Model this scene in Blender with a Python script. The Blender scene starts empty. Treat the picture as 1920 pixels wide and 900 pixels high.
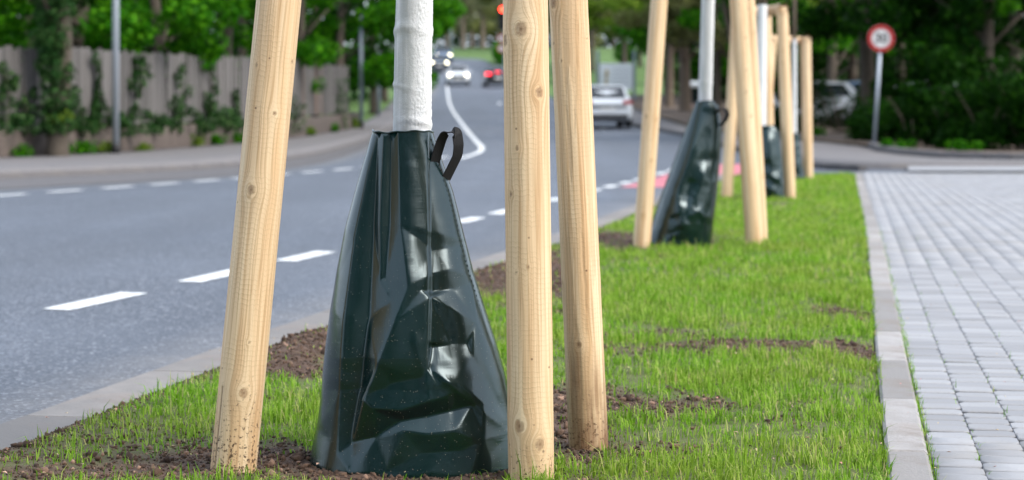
import bpy, math, random
import numpy as np
from mathutils import Vector, Matrix, Quaternion
R = math.radians
PI = math.pi
sc = bpy.context.scene
COL = sc.collection
rng = np.random.default_rng(7)
random.seed(7)

# ------------------------------------------------------------------ camera
FP, CAMH, HORY = 3733.0, 0.765, 258.0        # 70 mm on a 36 mm frame; eye 0.765 m over the verge
cam = bpy.data.cameras.new('camera')
cam.lens = 70.0; cam.sensor_width = 36.0
cam.shift_y = -0.1                            # lens shift keeps the verticals parallel
cam.clip_start = 0.05; cam.clip_end = 3000
cam.dof.use_dof = True; cam.dof.focus_distance = 4.55; cam.dof.aperture_fstop = 4.5
camo = bpy.data.objects.new('camera', cam); COL.objects.link(camo)
camo.location = (0, 0, CAMH); camo.rotation_euler = (R(90), 0, 0)
sc.camera = camo

# ------------------------------------------------------------------ sky, sun, exposure
SUN_AZ, SUN_EL = R(120), R(44)                # azimuth clockwise from +Y: sun to the right, behind the camera
w = bpy.data.worlds.new('World'); sc.world = w; w.use_nodes = True
nt = w.node_tree; nt.nodes.clear()
sky = nt.nodes.new('ShaderNodeTexSky'); sky.sky_type = 'NISHITA'; sky.sun_disc = False
sky.sun_elevation = SUN_EL; sky.sun_rotation = SUN_AZ; sky.air_density = 1.0; sky.dust_density = 3.0; sky.ozone_density = 1.0
hs = nt.nodes.new('ShaderNodeHueSaturation'); hs.inputs['Saturation'].default_value = 0.75
bg = nt.nodes.new('ShaderNodeBackground'); bg.inputs['Strength'].default_value = 0.15
wo = nt.nodes.new('ShaderNodeOutputWorld')
veil = nt.nodes.new('ShaderNodeMix'); veil.data_type = 'RGBA'; veil.inputs[0].default_value = 0.6      # an even veil of high cloud over the whole sky
veil.inputs[7].default_value = (4.3, 4.9, 5.8, 1)
nt.links.new(sky.outputs[0], hs.inputs['Color']); nt.links.new(hs.outputs[0], veil.inputs[6]); nt.links.new(veil.outputs[2], bg.inputs[0]); nt.links.new(bg.outputs[0], wo.inputs[0])
sl = bpy.data.lights.new('sun', 'SUN'); sl.energy = 1.5; sl.angle = R(30); sl.color = (1.0, 0.95, 0.88)
so = bpy.data.objects.new('sun', sl); COL.objects.link(so)
sd = Vector((math.sin(SUN_AZ) * math.cos(SUN_EL), math.cos(SUN_AZ) * math.cos(SUN_EL), math.sin(SUN_EL)))
so.rotation_euler = sd.to_track_quat('Z', 'Y').to_euler(); so.location = (8, -8, 20)
vs = sc.view_settings
vs.view_transform = 'Standard'; vs.look = 'None'; vs.gamma = 1.0; vs.use_curve_mapping = False
vs.exposure = 1.22
cy = sc.cycles
cy.max_bounces = 6; cy.diffuse_bounces = 3; cy.glossy_bounces = 3; cy.transmission_bounces = 4; cy.transparent_max_bounces = 6
cy.use_denoising = True
cy.sample_clamp_indirect = 6.0

# ------------------------------------------------------------------ terrain profile (the street climbs away from the camera)
_pz = np.array([(-40, -.12), (0, -.05), (4.7, 0), (12.5, .09), (20, .15), (27, .195), (31, .235), (39, .37), (43, .46), (68, 1.07), (100, 2.3),
                (145, 4.57), (168, 6.2), (200, 8.7), (260, 12.5), (400, 19), (900, 36)])
_ty = np.arange(-40, 900, .25); _tv = np.interp(_ty, _pz[:, 0], _pz[:, 1])
_k = np.exp(-.5 * (np.arange(-24, 25) / 8.) ** 2); _k /= _k.sum()
_tv = np.convolve(np.pad(_tv, 24, mode='edge'), _k, 'valid')
def zg(y): return np.interp(y, _ty, _tv)
_gy = np.arange(3, 400, .02)
def gp(px, py, dz=0.0):
    """a point measured on the photograph -> the ground point (X, Y) it shows"""
    yy = HORY + FP * (CAMH - zg(_gy) - dz) / _gy
    Y = float(_gy[int(np.argmax(yy < py))])
    return ((px - 960) / FP * Y, Y)
def at(px, py, Y):
    """a measured point at a known distance Y -> world point"""
    return Vector(((px - 960) / FP * Y, Y, CAMH - (py - HORY) / FP * Y))

# ------------------------------------------------------------------ numpy noise
_perm = np.random.default_rng(3).permutation(256); _perm = np.concatenate([_perm, _perm, _perm])
_grad = np.random.default_rng(4).normal(size=(256, 3)); _grad /= np.linalg.norm(_grad, axis=1)[:, None]
def noise3(p):
    p = np.asarray(p, float); i = np.floor(p).astype(int); f = p - i; u = f * f * f * (f * (f * 6 - 15) + 10); i &= 255
    out = 0
    for dx in (0, 1):
        for dy in (0, 1):
            for dz in (0, 1):
                h = _perm[_perm[_perm[i[:, 0] + dx] + i[:, 1] + dy] + i[:, 2] + dz]
                g = _grad[h]
                d = g[:, 0] * (f[:, 0] - dx) + g[:, 1] * (f[:, 1] - dy) + g[:, 2] * (f[:, 2] - dz)
                wx = u[:, 0] if dx else 1 - u[:, 0]; wy = u[:, 1] if dy else 1 - u[:, 1]; wz = u[:, 2] if dz else 1 - u[:, 2]
                out = out + d * wx * wy * wz
    return out
def fbm(p, o=4):
    p = np.asarray(p, float); s = 0; a = 1.0
    for k in range(o):
        s = s + a * noise3(p * (2 ** k) + 13.7 * k); a *= .5
    return s

# ------------------------------------------------------------------ mesh helpers
def mesh_np(name, V, faces, smooth=False):
    """V (n,3); faces: (m,4)/(m,3) int array or list of such arrays"""
    V = np.asarray(V, np.float32)
    fl = faces if isinstance(faces, list) else [faces]
    fl = [np.asarray(f, np.int32) for f in fl if len(f)]
    me = bpy.data.meshes.new(name)
    me.vertices.add(len(V)); me.vertices.foreach_set('co', V.ravel())
    loops = np.concatenate([f.ravel() for f in fl]); cnt = np.concatenate([np.full(len(f), f.shape[1], np.int32) for f in fl])
    me.loops.add(len(loops)); me.loops.foreach_set('vertex_index', loops)
    me.polygons.add(len(cnt)); st = np.concatenate([[0], np.cumsum(cnt)[:-1]]).astype(np.int32)
    me.polygons.foreach_set('loop_start', st)
    if smooth: me.polygons.foreach_set('use_smooth', np.ones(len(cnt), bool))
    me.update(calc_edges=True); me.validate()
    return me
def fattr(me, name, vals):
    a = me.attributes.new(name, 'FLOAT', 'POINT'); a.data.foreach_set('value', np.asarray(vals, np.float32))
def link(name, me, mat=None, parent=None):
    o = bpy.data.objects.new(name, me); COL.objects.link(o)
    if mat is not None:
        if not me.materials: me.materials.append(mat)
    if parent is not None: o.parent = parent
    return o
def tag(o, label, cat, group=None):
    o['label'] = label; o['category'] = cat
    if group: o['group'] = group
    return o
def struct(o): o['kind'] = 'structure'; return o
def stuff(o): o['kind'] = 'stuff'; return o
def empty(name, loc=(0, 0, 0), rz=0.0):
    o = bpy.data.objects.new(name, None); COL.objects.link(o); o.empty_display_size = .1
    o.location = loc; o.rotation_euler = (0, 0, rz); return o
def grid_faces(nu, nv, wrap_u=False):
    """index [v*nu+u]"""
    u = np.arange(nu if wrap_u else nu - 1); v = np.arange(nv - 1)
    U, W = np.meshgrid(u, v); U = U.ravel(); W = W.ravel(); U2 = (U + 1) % nu
    return np.stack([W * nu + U, W * nu + U2, (W + 1) * nu + U2, (W + 1) * nu + U], 1)
class MB:
    """collects shapes for ONE part"""
    def __init__(s): s.V = []; s.F = []; s.n = 0
    def add(s, V, F):
        V = [tuple(v) for v in V]
        s.V += V; s.F += [tuple(i + s.n for i in f) for f in F]; s.n += len(V); return s
    def box(s, c, d, rz=0, M=None):
        x, y, z = [k / 2 for k in d]; c = Vector(c)
        P = [Vector((a * x, b * y, e * z)) for e in (-1, 1) for (a, b) in ((-1, -1), (1, -1), (1, 1), (-1, 1))]
        q = Matrix.Rotation(rz, 3, 'Z') if M is None else M
        return s.add([q @ p + c for p in P], [(3, 2, 1, 0), (4, 5, 6, 7), (0, 1, 5, 4), (1, 2, 6, 5), (2, 3, 7, 6), (3, 0, 4, 7)])
    def tube(s, pts, rad, n=12, caps=True):
        pts = [Vector(p) for p in pts]; m = len(pts)
        rad = rad if isinstance(rad, (list, tuple)) else [rad] * m
        V = []; up = None
        for i, p in enumerate(pts):
            t = (pts[min(i + 1, m - 1)] - pts[max(i - 1, 0)]).normalized()
            if up is None: up = t.orthogonal().normalized()
            up = (up - t * up.dot(t)).normalized(); b = t.cross(up)
            for k in range(n):
                a = 2 * PI * k / n; V.append(p + (up * math.cos(a) + b * math.sin(a)) * rad[i])
        F = [(i * n + k, i * n + (k + 1) % n, (i + 1) * n + (k + 1) % n, (i + 1) * n + k) for i in range(m - 1) for k in range(n)]
        if caps: F += [tuple(reversed(range(n))), tuple((m - 1) * n + k for k in range(n))]
        return s.add(V, F)
    def disc(s, c, nrm, r, th, n=32, r2=None):
        c = Vector(c); nrm = Vector(nrm).normalized(); return s.tube([c - nrm * th / 2, c + nrm * th / 2], [r, r2 or r], n)
    def mesh(s, name, smooth=False):
        me = bpy.data.meshes.new(name); me.from_pydata([tuple(v) for v in s.V], [], s.F)
        if smooth: me.polygons.foreach_set('use_smooth', [True] * len(me.polygons))
        me.update(); return me
    def build(s, name, mat, parent=None, smooth=False): return link(name, s.mesh(name, smooth), mat, parent)
def smooth_angle(o, ang=40):
    me = o.data; me.polygons.foreach_set('use_smooth', [True] * len(me.polygons))
    me.set_sharp_from_angle(angle=R(ang)); return o

# ------------------------------------------------------------------ materials
class NT:
    def __init__(s, name):
        s.m = bpy.data.materials.new(name); s.m.use_nodes = True; s.t = s.m.node_tree; s.t.nodes.clear()
        s.out = s.n('ShaderNodeOutputMaterial')
    def n(s, typ, **kw):
        x = s.t.nodes.new(typ)
        for k, v in kw.items():
            if k.startswith('i_'): x.inputs[k[2:].replace('_', ' ')].default_value = v
            else: setattr(x, k, v)
        return x
    def l(s, a, b): s.t.links.new(a, b)
    def coord(s, out='Object', scale=(1, 1, 1)):
        tc = s.n('ShaderNodeTexCoord'); mp = s.n('ShaderNodeMapping'); mp.inputs['Scale'].default_value = scale
        s.l(tc.outputs[out], mp.inputs[0]); return mp.outputs[0]
    def noise(s, vec, scale, detail=4, rough=.55):
        x = s.n('ShaderNodeTexNoise'); x.inputs['Scale'].default_value = scale; x.inputs['Detail'].default_value = detail
        x.inputs['Roughness'].default_value = rough
        if vec is not None: s.l(vec, x.inputs['Vector'])
        return x.outputs['Fac']
    def ramp(s, fac, stops, interp='LINEAR'):
        x = s.n('ShaderNodeValToRGB'); cr = x.color_ramp; cr.interpolation = interp
        while len(cr.elements) < len(stops): cr.elements.new(.5)
        for e, (p, c) in zip(cr.elements, stops):
            e.position = p; e.color = c if len(c) == 4 else (*c, 1)
        s.l(fac, x.inputs[0]); return x.outputs[0]
    def mix(s, fac, a, b, blend='MIX'):
        x = s.n('ShaderNodeMix'); x.data_type = 'RGBA'; x.blend_type = blend
        for v, k in ((fac, 0), (a, 6), (b, 7)):
            if hasattr(v, 'is_output'): s.l(v, x.inputs[k])
            else: x.inputs[k].default_value = v if k == 0 else ((*v, 1) if len(v) == 3 else v)
        return x.outputs[2]
    def math(s, op, a, b=0.0, c=None):
        x = s.n('ShaderNodeMath'); x.operation = op
        for i, v in enumerate((a, b) if c is None else (a, b, c)):
            if hasattr(v, 'is_output'): s.l(v, x.inputs[i])
            else: x.inputs[i].default_value = v
        return x.outputs[0]
    def bump(s, h, strength=.3, dist=.01, normal=None):
        x = s.n('ShaderNodeBump'); x.inputs['Strength'].default_value = strength; x.inputs['Distance'].default_value = dist
        s.l(h, x.inputs['Height'])
        if normal is not None: s.l(normal, x.inputs['Normal'])
        return x.outputs[0]
    def attr(s, name):
        x = s.n('ShaderNodeAttribute'); x.attribute_name = name; return x.outputs['Fac']
    def bsdf(s, color, rough=.6, normal=None, **kw):
        b = s.n('ShaderNodeBsdfPrincipled')
        for v, k in ((color, 'Base Color'), (rough, 'Roughness')):
            if hasattr(v, 'is_output'): s.l(v, b.inputs[k])
            else: b.inputs[k].default_value = (*v, 1) if k == 'Base Color' and len(v) == 3 else v
        if normal is not None: s.l(normal, b.inputs['Normal'])
        for k, v in kw.items(): b.inputs[k.replace('_', ' ')].default_value = v
        s.l(b.outputs[0], s.out.inputs[0]); return b
M = {}
def simple(name, color, rough=.6, var=.12, scale=8, bump=0.0, **kw):
    t = NT(name); v = t.coord(); f = t.noise(v, scale)
    c = t.mix(f, tuple(k * (1 - var) for k in color), tuple(min(1, k * (1 + var)) for k in color))
    nrm = t.bump(t.noise(v, scale * 6), bump, .01) if bump else None
    t.bsdf(c, rough, nrm, **kw); M[name] = t.m; return t.m
def emit(name, color, strength):
    t = NT(name); e = t.n('ShaderNodeEmission'); e.inputs[0].default_value = (*color, 1); e.inputs[1].default_value = strength
    t.l(e.outputs[0], t.out.inputs[0]); M[name] = t.m

def mat_asphalt():
    t = NT('asphalt'); v = t.coord('Object')
    big = t.noise(v, .35, 3); mid = t.noise(v, 9, 4); vo = t.n('ShaderNodeTexVoronoi'); vo.inputs['Scale'].default_value = 95; t.l(v, vo.inputs['Vector'])
    agg = t.ramp(vo.outputs['Color'], [(0, (.008, .011, .016)), (.35, (.048, .058, .077)), (.75, (.105, .121, .152)), (1, (.50, .52, .56))])
    c = t.mix(t.math('MULTIPLY', mid, .18), agg, (.07, .083, .108))
    c = t.mix(t.ramp(big, [(.42, (0, 0, 0)), (.62, (.35, .35, .35))]), c, (.115, .132, .165))
    ln_ = t.noise(t.coord('Object', (1.1, .035, 1)), 1.0, 4); c = t.mix(t.ramp(ln_, [(.42, (.35, .35, .35)), (.6, (0, 0, 0))]), c, (.055, .062, .076))
    st_ = t.noise(v, 1.7, 6, .7); c = t.mix(t.ramp(st_, [(.58, (0, 0, 0)), (.75, (.4, .4, .4))]), c, (.06, .066, .078))
    edge = t.attr('edge')       # sandy dust swept to the road's edge
    dust = t.math('MULTIPLY', edge, t.ramp(t.noise(v, 3.2, 5), [(.3, (.35,) * 3), (.7, (1, 1, 1))]))
    c = t.mix(dust, c, (.215, .198, .182))
    n2 = t.bump(vo.outputs['Distance'], .35, .006)
    t.bsdf(c, .62, n2); M['asphalt'] = t.m
mat_asphalt()
def mat_paint():
    t = NT('road_paint'); v = t.coord('Object'); f = t.noise(v, 30, 5)
    c = t.mix(t.ramp(f, [(.34, (0, 0, 0)), (.5, (1, 1, 1))]), (.30, .31, .33), (.78, .79, .78)); t.bsdf(c, .55); M['paint'] = t.m
    t = NT('red_paint'); v = t.coord('Object'); f = t.noise(v, 14, 5)
    c = t.mix(f, (.42, .10, .13), (.58, .19, .22)); t.bsdf(c, .7); M['redpaint'] = t.m
mat_paint()
def mat_concrete(name, a, b, stain, bump=.25, usernd=True):
    t = NT(name); v = t.coord('Object'); f = t.noise(v, 7, 6, .6); g = t.noise(v, 90, 3)
    c = t.mix(t.ramp(f, [(.3, (0, 0, 0)), (.7, (1, 1, 1))]), a, b)
    if usernd:
        oi = t.n('ShaderNodeObjectInfo'); ge = t.n('ShaderNodeNewGeometry')
        r = t.math('FRACT', t.math('ADD', oi.outputs['Random'], ge.outputs['Random Per Island']))
        c = t.mix(r, c, tuple(k * .78 for k in a))
    sp = t.ramp(t.noise(v, 2.6, 6, .7), [(.5, (0, 0, 0)), (.68, (1, 1, 1))])
    c = t.mix(t.math('MULTIPLY', sp, .55), c, stain)
    c = t.mix(t.ramp(g, [(.55, (0, 0, 0)), (.75, (.3, .3, .3))]), c, tuple(k * .6 for k in a))
    t.bsdf(c, .85, t.bump(g, bump, .004)); M[name] = t.m
mat_concrete('paver', (.29, .294, .31), (.355, .36, .375), (.25, .235, .215))
mat_concrete('edging', (.27, .255, .245), (.40, .38, .37), (.17, .125, .09), .7)
mat_concrete('kerb', (.19, .178, .17), (.29, .268, .25), (.21, .155, .125), .6)
mat_concrete('sidewalk', (.125, .118, .12), (.165, .155, .156), (.20, .18, .16), usernd=False)
mat_concrete('gutter', (.085, .081, .083), (.115, .108, .11), (.13, .115, .11))
mat_concrete('wall', (.068, .052, .044), (.115, .09, .077), (.03, .03, .022), usernd=False)
simple('joint', (.17, .16, .125), .95, .35, 30, .4)
def mat_ground():
    t = NT('meadow'); v = t.coord('Object'); f = t.noise(v, .6, 6, .6); g = t.noise(v, 7, 4)
    c = t.mix(f, (.05, .115, .016), (.10, .20, .03)); c = t.mix(t.math('MULTIPLY', g, .5), c, (.07, .09, .025))
    t.bsdf(c, .9, t.bump(g, .5, .1)); M['meadow'] = t.m
    t = NT('forest_floor'); v = t.coord('Object'); f = t.noise(v, 3, 6, .6)
    t.bsdf(t.mix(f, (.07, .05, .035), (.16, .115, .085)), .95, t.bump(t.noise(v, 18, 5), .6, .05)); M['floor'] = t.m
    t = NT('soil'); v = t.coord('Object'); f = t.noise(v, 16, 7, .65); s_ = t.attr('soil')
    so_ = t.mix(t.ramp(f, [(.3, (0, 0, 0)), (.7, (1, 1, 1))]), (.035, .020, .013), (.125, .075, .050))
    gr = t.mix(t.noise(v, 40, 4), (.05, .055, .016), (.13, .16, .04))
    c = t.mix(s_, gr, so_); t.bsdf(c, .95, t.bump(t.noise(v, 70, 6), .8, .012)); M['soil'] = t.m
    t = NT('clod'); v = t.coord('Object'); ge = t.n('ShaderNodeNewGeometry')
    c = t.ramp(ge.outputs['Random Per Island'], [(0, (.030, .017, .011)), (.6, (.085, .050, .032)), (.92, (.15, .092, .062)), (1, (.33, .21, .15))])
    t.bsdf(c, .95, t.bump(t.noise(v, 160, 4), .6, .004)); M['clod'] = t.m
mat_ground()
def leafmat(name, stops, trans=.35, rough=.5, spec=.05):
    t = NT(name); ge = t.n('ShaderNodeNewGeometry')
    c = t.ramp(ge.outputs['Random Per Island'], stops)
    if name == 'grass': c = t.mix(t.math('MULTIPLY', t.attr('tone'), .42), c, t.mix(ge.outputs['Random Per Island'], (.20, .26, .02), (.50, .50, .13)))
    b = t.bsdf(c, rough); b.inputs['Specular IOR Level'].default_value = spec
    tr = t.n('ShaderNodeBsdfTranslucent'); t.l(c, tr.inputs[0]); mx = t.n('ShaderNodeMixShader'); mx.inputs[0].default_value = trans
    t.l(b.outputs[0], mx.inputs[1]); t.l(tr.outputs[0], mx.inputs[2]); t.l(mx.outputs[0], t.out.inputs[0]); M[name] = t.m
leafmat('grass', [(0, (.065, .17, .007)), (.35, (.14, .345, .011)), (.7, (.26, .51, .028)), (.9, (.42, .58, .12)), (.96, (.55, .56, .22)), (1, (.52, .42, .20))], .5, .5, .12)
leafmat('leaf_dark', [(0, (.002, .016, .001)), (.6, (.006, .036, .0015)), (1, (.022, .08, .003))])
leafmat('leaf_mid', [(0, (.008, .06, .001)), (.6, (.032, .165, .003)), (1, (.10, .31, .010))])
leafmat('leaf_lime', [(0, (.07, .15, .015)), (.6, (.13, .22, .022)), (1, (.22, .30, .04))])
leafmat('leaf_olive', [(0, (.09, .11, .035)), (.6, (.16, .18, .055)), (1, (.24, .24, .10))])
leafmat('leaf_pale', [(0, (.14, .16, .09)), (.6, (.22, .235, .13)), (1, (.31, .31, .19))])
leafmat('leaf_ivy', [(0, (.010, .04, .010)), (.6, (.028, .085, .020)), (1, (.08, .15, .045))], .15, .4)
simple('bark', (.075, .06, .045), .95, .4, 12, .6)
simple('bark_light', (.15, .115, .085), .95, .4, 12, .6)
simple('galv', (.36, .40, .45), .45, .1, 3, Metallic=.35)
simple('postgrey', (.20, .235, .29), .5, .12, 3)
simple('dark', (.02, .02, .022), .6)
simple('black_rubber', (.012, .012, .013), .8)
simple('rim', (.35, .36, .38), .35, Metallic=.7)
simple('glass_dark', (.012, .016, .02), .06, .2, 3, Specular_IOR_Level=.8)
simple('car_white', (.74, .77, .80), .22, .03, 2, Coat_Weight=.6)
simple('car_silver', (.40, .43, .46), .25, .03, 2, Coat_Weight=.6)
simple('car_black', (.012, .013, .016), .2, .03, 2, Coat_Weight=.8)
simple('car_slate', (.07, .09, .12), .22, .03, 2, Coat_Weight=.8)
simple('car_blue', (.10, .16, .26), .22, .03, 2, Coat_Weight=.8)
simple('tail_red', (.42, .012, .015), .2, .05, 3, Coat_Weight=.5)
simple('plate_white', (.72, .72, .70), .5, .04)
simple('sign_white', (.50, .50, .50), .4, .03)
simple('sign_red', (.30, .004, .004), .4, .08)
simple('sign_blue', (.04, .10, .36), .4, .05)
simple('sign_ink', (.02, .02, .02), .5, .05)
simple('board_white', (.78, .82, .86), .35, .06, 3)
simple('print_grey', (.42, .45, .50), .5, .1)
simple('print_tan', (.45, .38, .24), .5, .1)
simple('strap', (.004, .004, .006), .75, .2, 40, .15)
emit('headlamp', (1.0, .90, .62), 5.5)
emit('brake', (1.0, .02, .04), 3.2)
emit('signal_red', (1.0, .04, .02), 7.0)

def mat_plank():
    t = NT('fence_wood'); v = t.coord('Object', (14, 14, .8)); oi = t.n('ShaderNodeObjectInfo')
    f = t.noise(v, 1.4, 6, .65)
    c = t.mix(f, (.062, .058, .056), (.245, .23, .22))
    c = t.mix(oi.outputs['Random'], c, t.mix(.6, c, (.048, .044, .043)))
    c = t.mix(t.ramp(oi.outputs['Random'], [(.93, (0, 0, 0)), (.95, (.5, .5, .5))], 'CONSTANT'), c, (.26, .15, .10))
    t.bsdf(c, .9, t.bump(f, .4, .01)); M['plank'] = t.m
mat_plank()
def mat_stake():
    t = NT('spruce_wood'); v = t.coord('Object')
    g = t.attr('grain'); ax = t.attr('along'); kn = t.attr('knot'); di = t.attr('dirt'); an = t.attr('arc'); pe = t.attr('peel')
    cv = t.n('ShaderNodeCombineXYZ'); t.l(t.math('MULTIPLY', g, 150), cv.inputs[0]); t.l(t.math('MULTIPLY', ax, 1.6), cv.inputs[1])
    gn = t.noise(cv.outputs[0], 1.0, 3, .6)
    cv2 = t.n('ShaderNodeCombineXYZ'); t.l(t.math('MULTIPLY', g, 38), cv2.inputs[0]); t.l(t.math('MULTIPLY', ax, 1.1), cv2.inputs[1])
    gb = t.noise(cv2.outputs[0], 1.0, 2, .5)
    c = t.mix(t.ramp(gb, [(.36, (0, 0, 0)), (.64, (1, 1, 1))]), (.81, .63, .41), (.70, .47, .26))
    c = t.mix(t.ramp(gn, [(.48, (0, 0, 0)), (.60, (.62, .62, .62)), (.66, (0, 0, 0))]), c, (.42, .225, .09))
    # planed-off bast leaves tan islands with ragged edges
    c = t.mix(t.math('MULTIPLY', pe, .55), c, (.58, .385, .215))
    sp = t.noise(v, 3.0, 5, .6)
    c = t.mix(t.ramp(sp, [(.5, (0, 0, 0)), (.75, (.35, .35, .35))]), c, (.66, .49, .30))
    # cutter chatter: short rippled arcs across the grain
    cc = t.n('ShaderNodeCombineXYZ'); t.l(an, cc.inputs[0]); t.l(ax, cc.inputs[1])
    c9 = t.n('ShaderNodeCombineXYZ'); t.l(t.math('MULTIPLY', an, 95), c9.inputs[0]); t.l(t.math('MULTIPLY', ax, 7), c9.inputs[1])
    jit = t.noise(c9.outputs[0], 1.0, 2); cell = t.noise(cc.outputs[0], 60, 2)
    ph = t.math('ADD', t.math('MULTIPLY', ax, 2 * PI / .0115), t.math('MULTIPLY', jit, 11.0))
    rp = t.math('SINE', ph); rp = t.math('POWER', t.math('MULTIPLY', t.math('ADD', rp, 1), .5), 5.0)
    msk = t.ramp(t.noise(cc.outputs[0], 11, 3), [(.34, (0, 0, 0)), (.52, (1, 1, 1))])
    rip = t.math('MULTIPLY', rp, msk)
    c = t.mix(t.math('MULTIPLY', rip, t.math('MULTIPLY', cell, .38)), c, (.50, .36, .21))
    c = t.mix(kn, c, (.155, .075, .034))
    # pin knots
    vo = t.n('ShaderNodeTexVoronoi'); vo.inputs['Scale'].default_value = 17; t.l(cc.outputs[0], vo.inputs['Vector'])
    c = t.mix(t.ramp(vo.outputs['Distance'], [(.025, (.8, .8, .8)), (.06, (0, 0, 0))]), c, (.12, .05, .022))
    dn = t.noise(v, 120, 4, .65); dl = t.noise(v, 9, 4)
    spl = t.ramp(t.math('ADD', t.math('MULTIPLY', di, .22), dn), [(.70, (0, 0, 0)), (.76, (1, 1, 1))])
    c = t.mix(t.math('MULTIPLY', spl, t.math('MINIMUM', t.math('MULTIPLY', di, 1.6), 1.0)), c, (.07, .042, .026))
    c = t.mix(t.math('MULTIPLY', t.math('MULTIPLY', di, dl), t.math('ADD', .5, t.math('MULTIPLY', pe, .9))), c, (.27, .155, .075))
    sn_ = t.attr('stain'); c = t.mix(t.math('MULTIPLY', sn_, t.ramp(t.noise(t.coord('Object', (30, 30, 7)), 1.0, 5, .65), [(.3, (.15,) * 3), (.6, (.95,) * 3)])), c, (.17, .082, .036))
    h = t.math('ADD', t.math('MULTIPLY', rip, .30), t.math('MULTIPLY', gn, .8))
    h = t.math('SUBTRACT', h, t.math('MULTIPLY', kn, .6)); h = t.math('SUBTRACT', h, t.math('MULTIPLY', pe, .5))
    t.bsdf(c, .62, t.bump(h, .22, .003)); M['stake'] = t.m
mat_stake()
def mat_limewash():
    t = NT('trunk_white_paint'); v = t.coord('Object'); f = t.noise(v, 30, 5); w_ = t.noise(t.coord('Object', (60, 60, 4)), 1.0, 4)
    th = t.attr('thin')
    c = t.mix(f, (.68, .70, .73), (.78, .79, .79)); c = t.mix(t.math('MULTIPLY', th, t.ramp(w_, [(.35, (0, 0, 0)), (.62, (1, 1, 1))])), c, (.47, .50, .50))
    bl = t.ramp(t.noise(v, 75, 2), [(.71, (0, 0, 0)), (.76, (.7, .7, .7))]); c = t.mix(t.math('MULTIPLY', bl, .5), c, (.40, .41, .36))
    h = t.math('ADD', t.noise(v, 380, 3), t.math('MULTIPLY', w_, .6))
    t.bsdf(c, .7, t.bump(h, .35, .003)); M['limewash'] = t.m
mat_limewash()
def mat_bag():
    t = NT('bag_tarpaulin'); v = t.coord('Object')
    un = t.attr('warp'); vn = t.attr('weft')
    a = t.math('SINE', t.math('MULTIPLY', un, 2 * PI / .0052)); b = t.math('SINE', t.math('MULTIPLY', vn, 2 * PI / .0052))
    wv = t.math('MULTIPLY', a, b)
    cl = t.noise(v, 6, 4); streak = t.noise(t.coord('Object', (9, 9, 1.2)), 1.0, 4)
    c = t.mix(cl, (.0009, .0105, .0096), (.0016, .0155, .0140))
    vo = t.n('ShaderNodeTexVoronoi'); vo.inputs['Scale'].default_value = 150; t.l(v, vo.inputs['Vector'])
    dd = t.attr('dust')
    dots = t.ramp(vo.outputs['Distance'], [(.07, (1, 1, 1)), (.16, (0, 0, 0))])
    sel = t.ramp(vo.outputs['Color'], [(.52, (0, 0, 0)), (.56, (1, 1, 1))])
    dots = t.math('MULTIPLY', t.math('MULTIPLY', dots, sel), dd)
    c = t.mix(t.math('MULTIPLY', dots, .75), c, (.30, .24, .17))
    film = t.math('MULTIPLY', t.ramp(t.noise(v, 14, 6, .7), [(.45, (0, 0, 0)), (.8, (.5, .5, .5))]), dd)
    c = t.mix(t.math('MULTIPLY', film, .10), c, (.10, .09, .07))
    r = t.math('ADD', .15, t.math('MULTIPLY', t.math('ADD', film, dots), .2)); r = t.math('ADD', r, t.math('MULTIPLY', streak, .10))
    cx = t.n('ShaderNodeCombineXYZ'); t.l(t.math('MULTIPLY', un, 260), cx.inputs[0]); t.l(t.math('MULTIPLY', vn, 14), cx.inputs[1])
    cz = t.n('ShaderNodeCombineXYZ'); t.l(t.math('MULTIPLY', un, 14), cz.inputs[0]); t.l(t.math('MULTIPLY', vn, 260), cz.inputs[1])
    thr = t.math('ADD', t.noise(cx.outputs[0], 1.0, 2), t.noise(cz.outputs[0], 1.0, 2))
    n0 = t.bump(thr, .10, .0016); n1 = t.bump(wv, .018, .0012, n0); n2 = t.bump(t.noise(v, 30, 3), .06, .004, n1)
    t.bsdf(c, r, n2, Specular_IOR_Level=.62, Specular_Tint=(.80, .95, 1.0, 1)); M['bag'] = t.m
    t = NT('petal'); ge = t.n('ShaderNodeNewGeometry')
    t.bsdf(t.ramp(ge.outputs['Random Per Island'], [(0, (.45, .30, .13)), (.3, (.62, .50, .30)), (.55, (.60, .22, .22)), (.75, (.50, .36, .26)), (1, (.16, .08, .045))]), .8); M['petal'] = t.m
mat_bag()

# ================================================================== SETTING
def curve(pts):
    a = np.array(pts, float); i = np.argsort(a[:, 1]); a = a[i]
    def f(Y): return np.interp(Y, a[:, 1], a[:, 0])
    def g(Y):
        Y = np.asarray(Y, float)
        return sum(f(Y + d) for d in (-1.2, -.6, 0, .6, 1.2)) / 5
    return g
XK = curve([(-2.2, 0), (-1.62, 2.8), (-1.25, 4.86), (-.96, 6.55), (-.17, 10.64), (.30, 12.8), (1.02, 16.84), (2.14, 23.3), (3.35, 29.4)])   # verge / road
XP = curve([(.08, 0), (.97, 5.24), (1.44, 7.96), (2.33, 13.1), (4.93, 28.64), (5.2, 30.2)])                          # verge / paving
XLR = curve([(-13, 0), (-7.8, 19.5), (-6.26, 24.36), (-4.12, 30.2), (-3.55, 37), (-3.42, 45), (-3.75, 60), (-4.2, 80), (-4.6, 105), (-5.6, 145), (-7.9, 172), (-9.6, 200), (-16, 212), (-48, 232), (-90, 262)])
XLK = curve([(-15, 0), (-10, 22), (-7.43, 28.9), (-5.0, 34), (-4.2, 42), (-4.0, 52), (-4.25, 68), (-4.6, 85), (-5.0, 105), (-6.0, 145), (-8.3, 172), (-10, 200), (-16.4, 212), (-48.4, 232), (-90.4, 262)])
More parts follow.
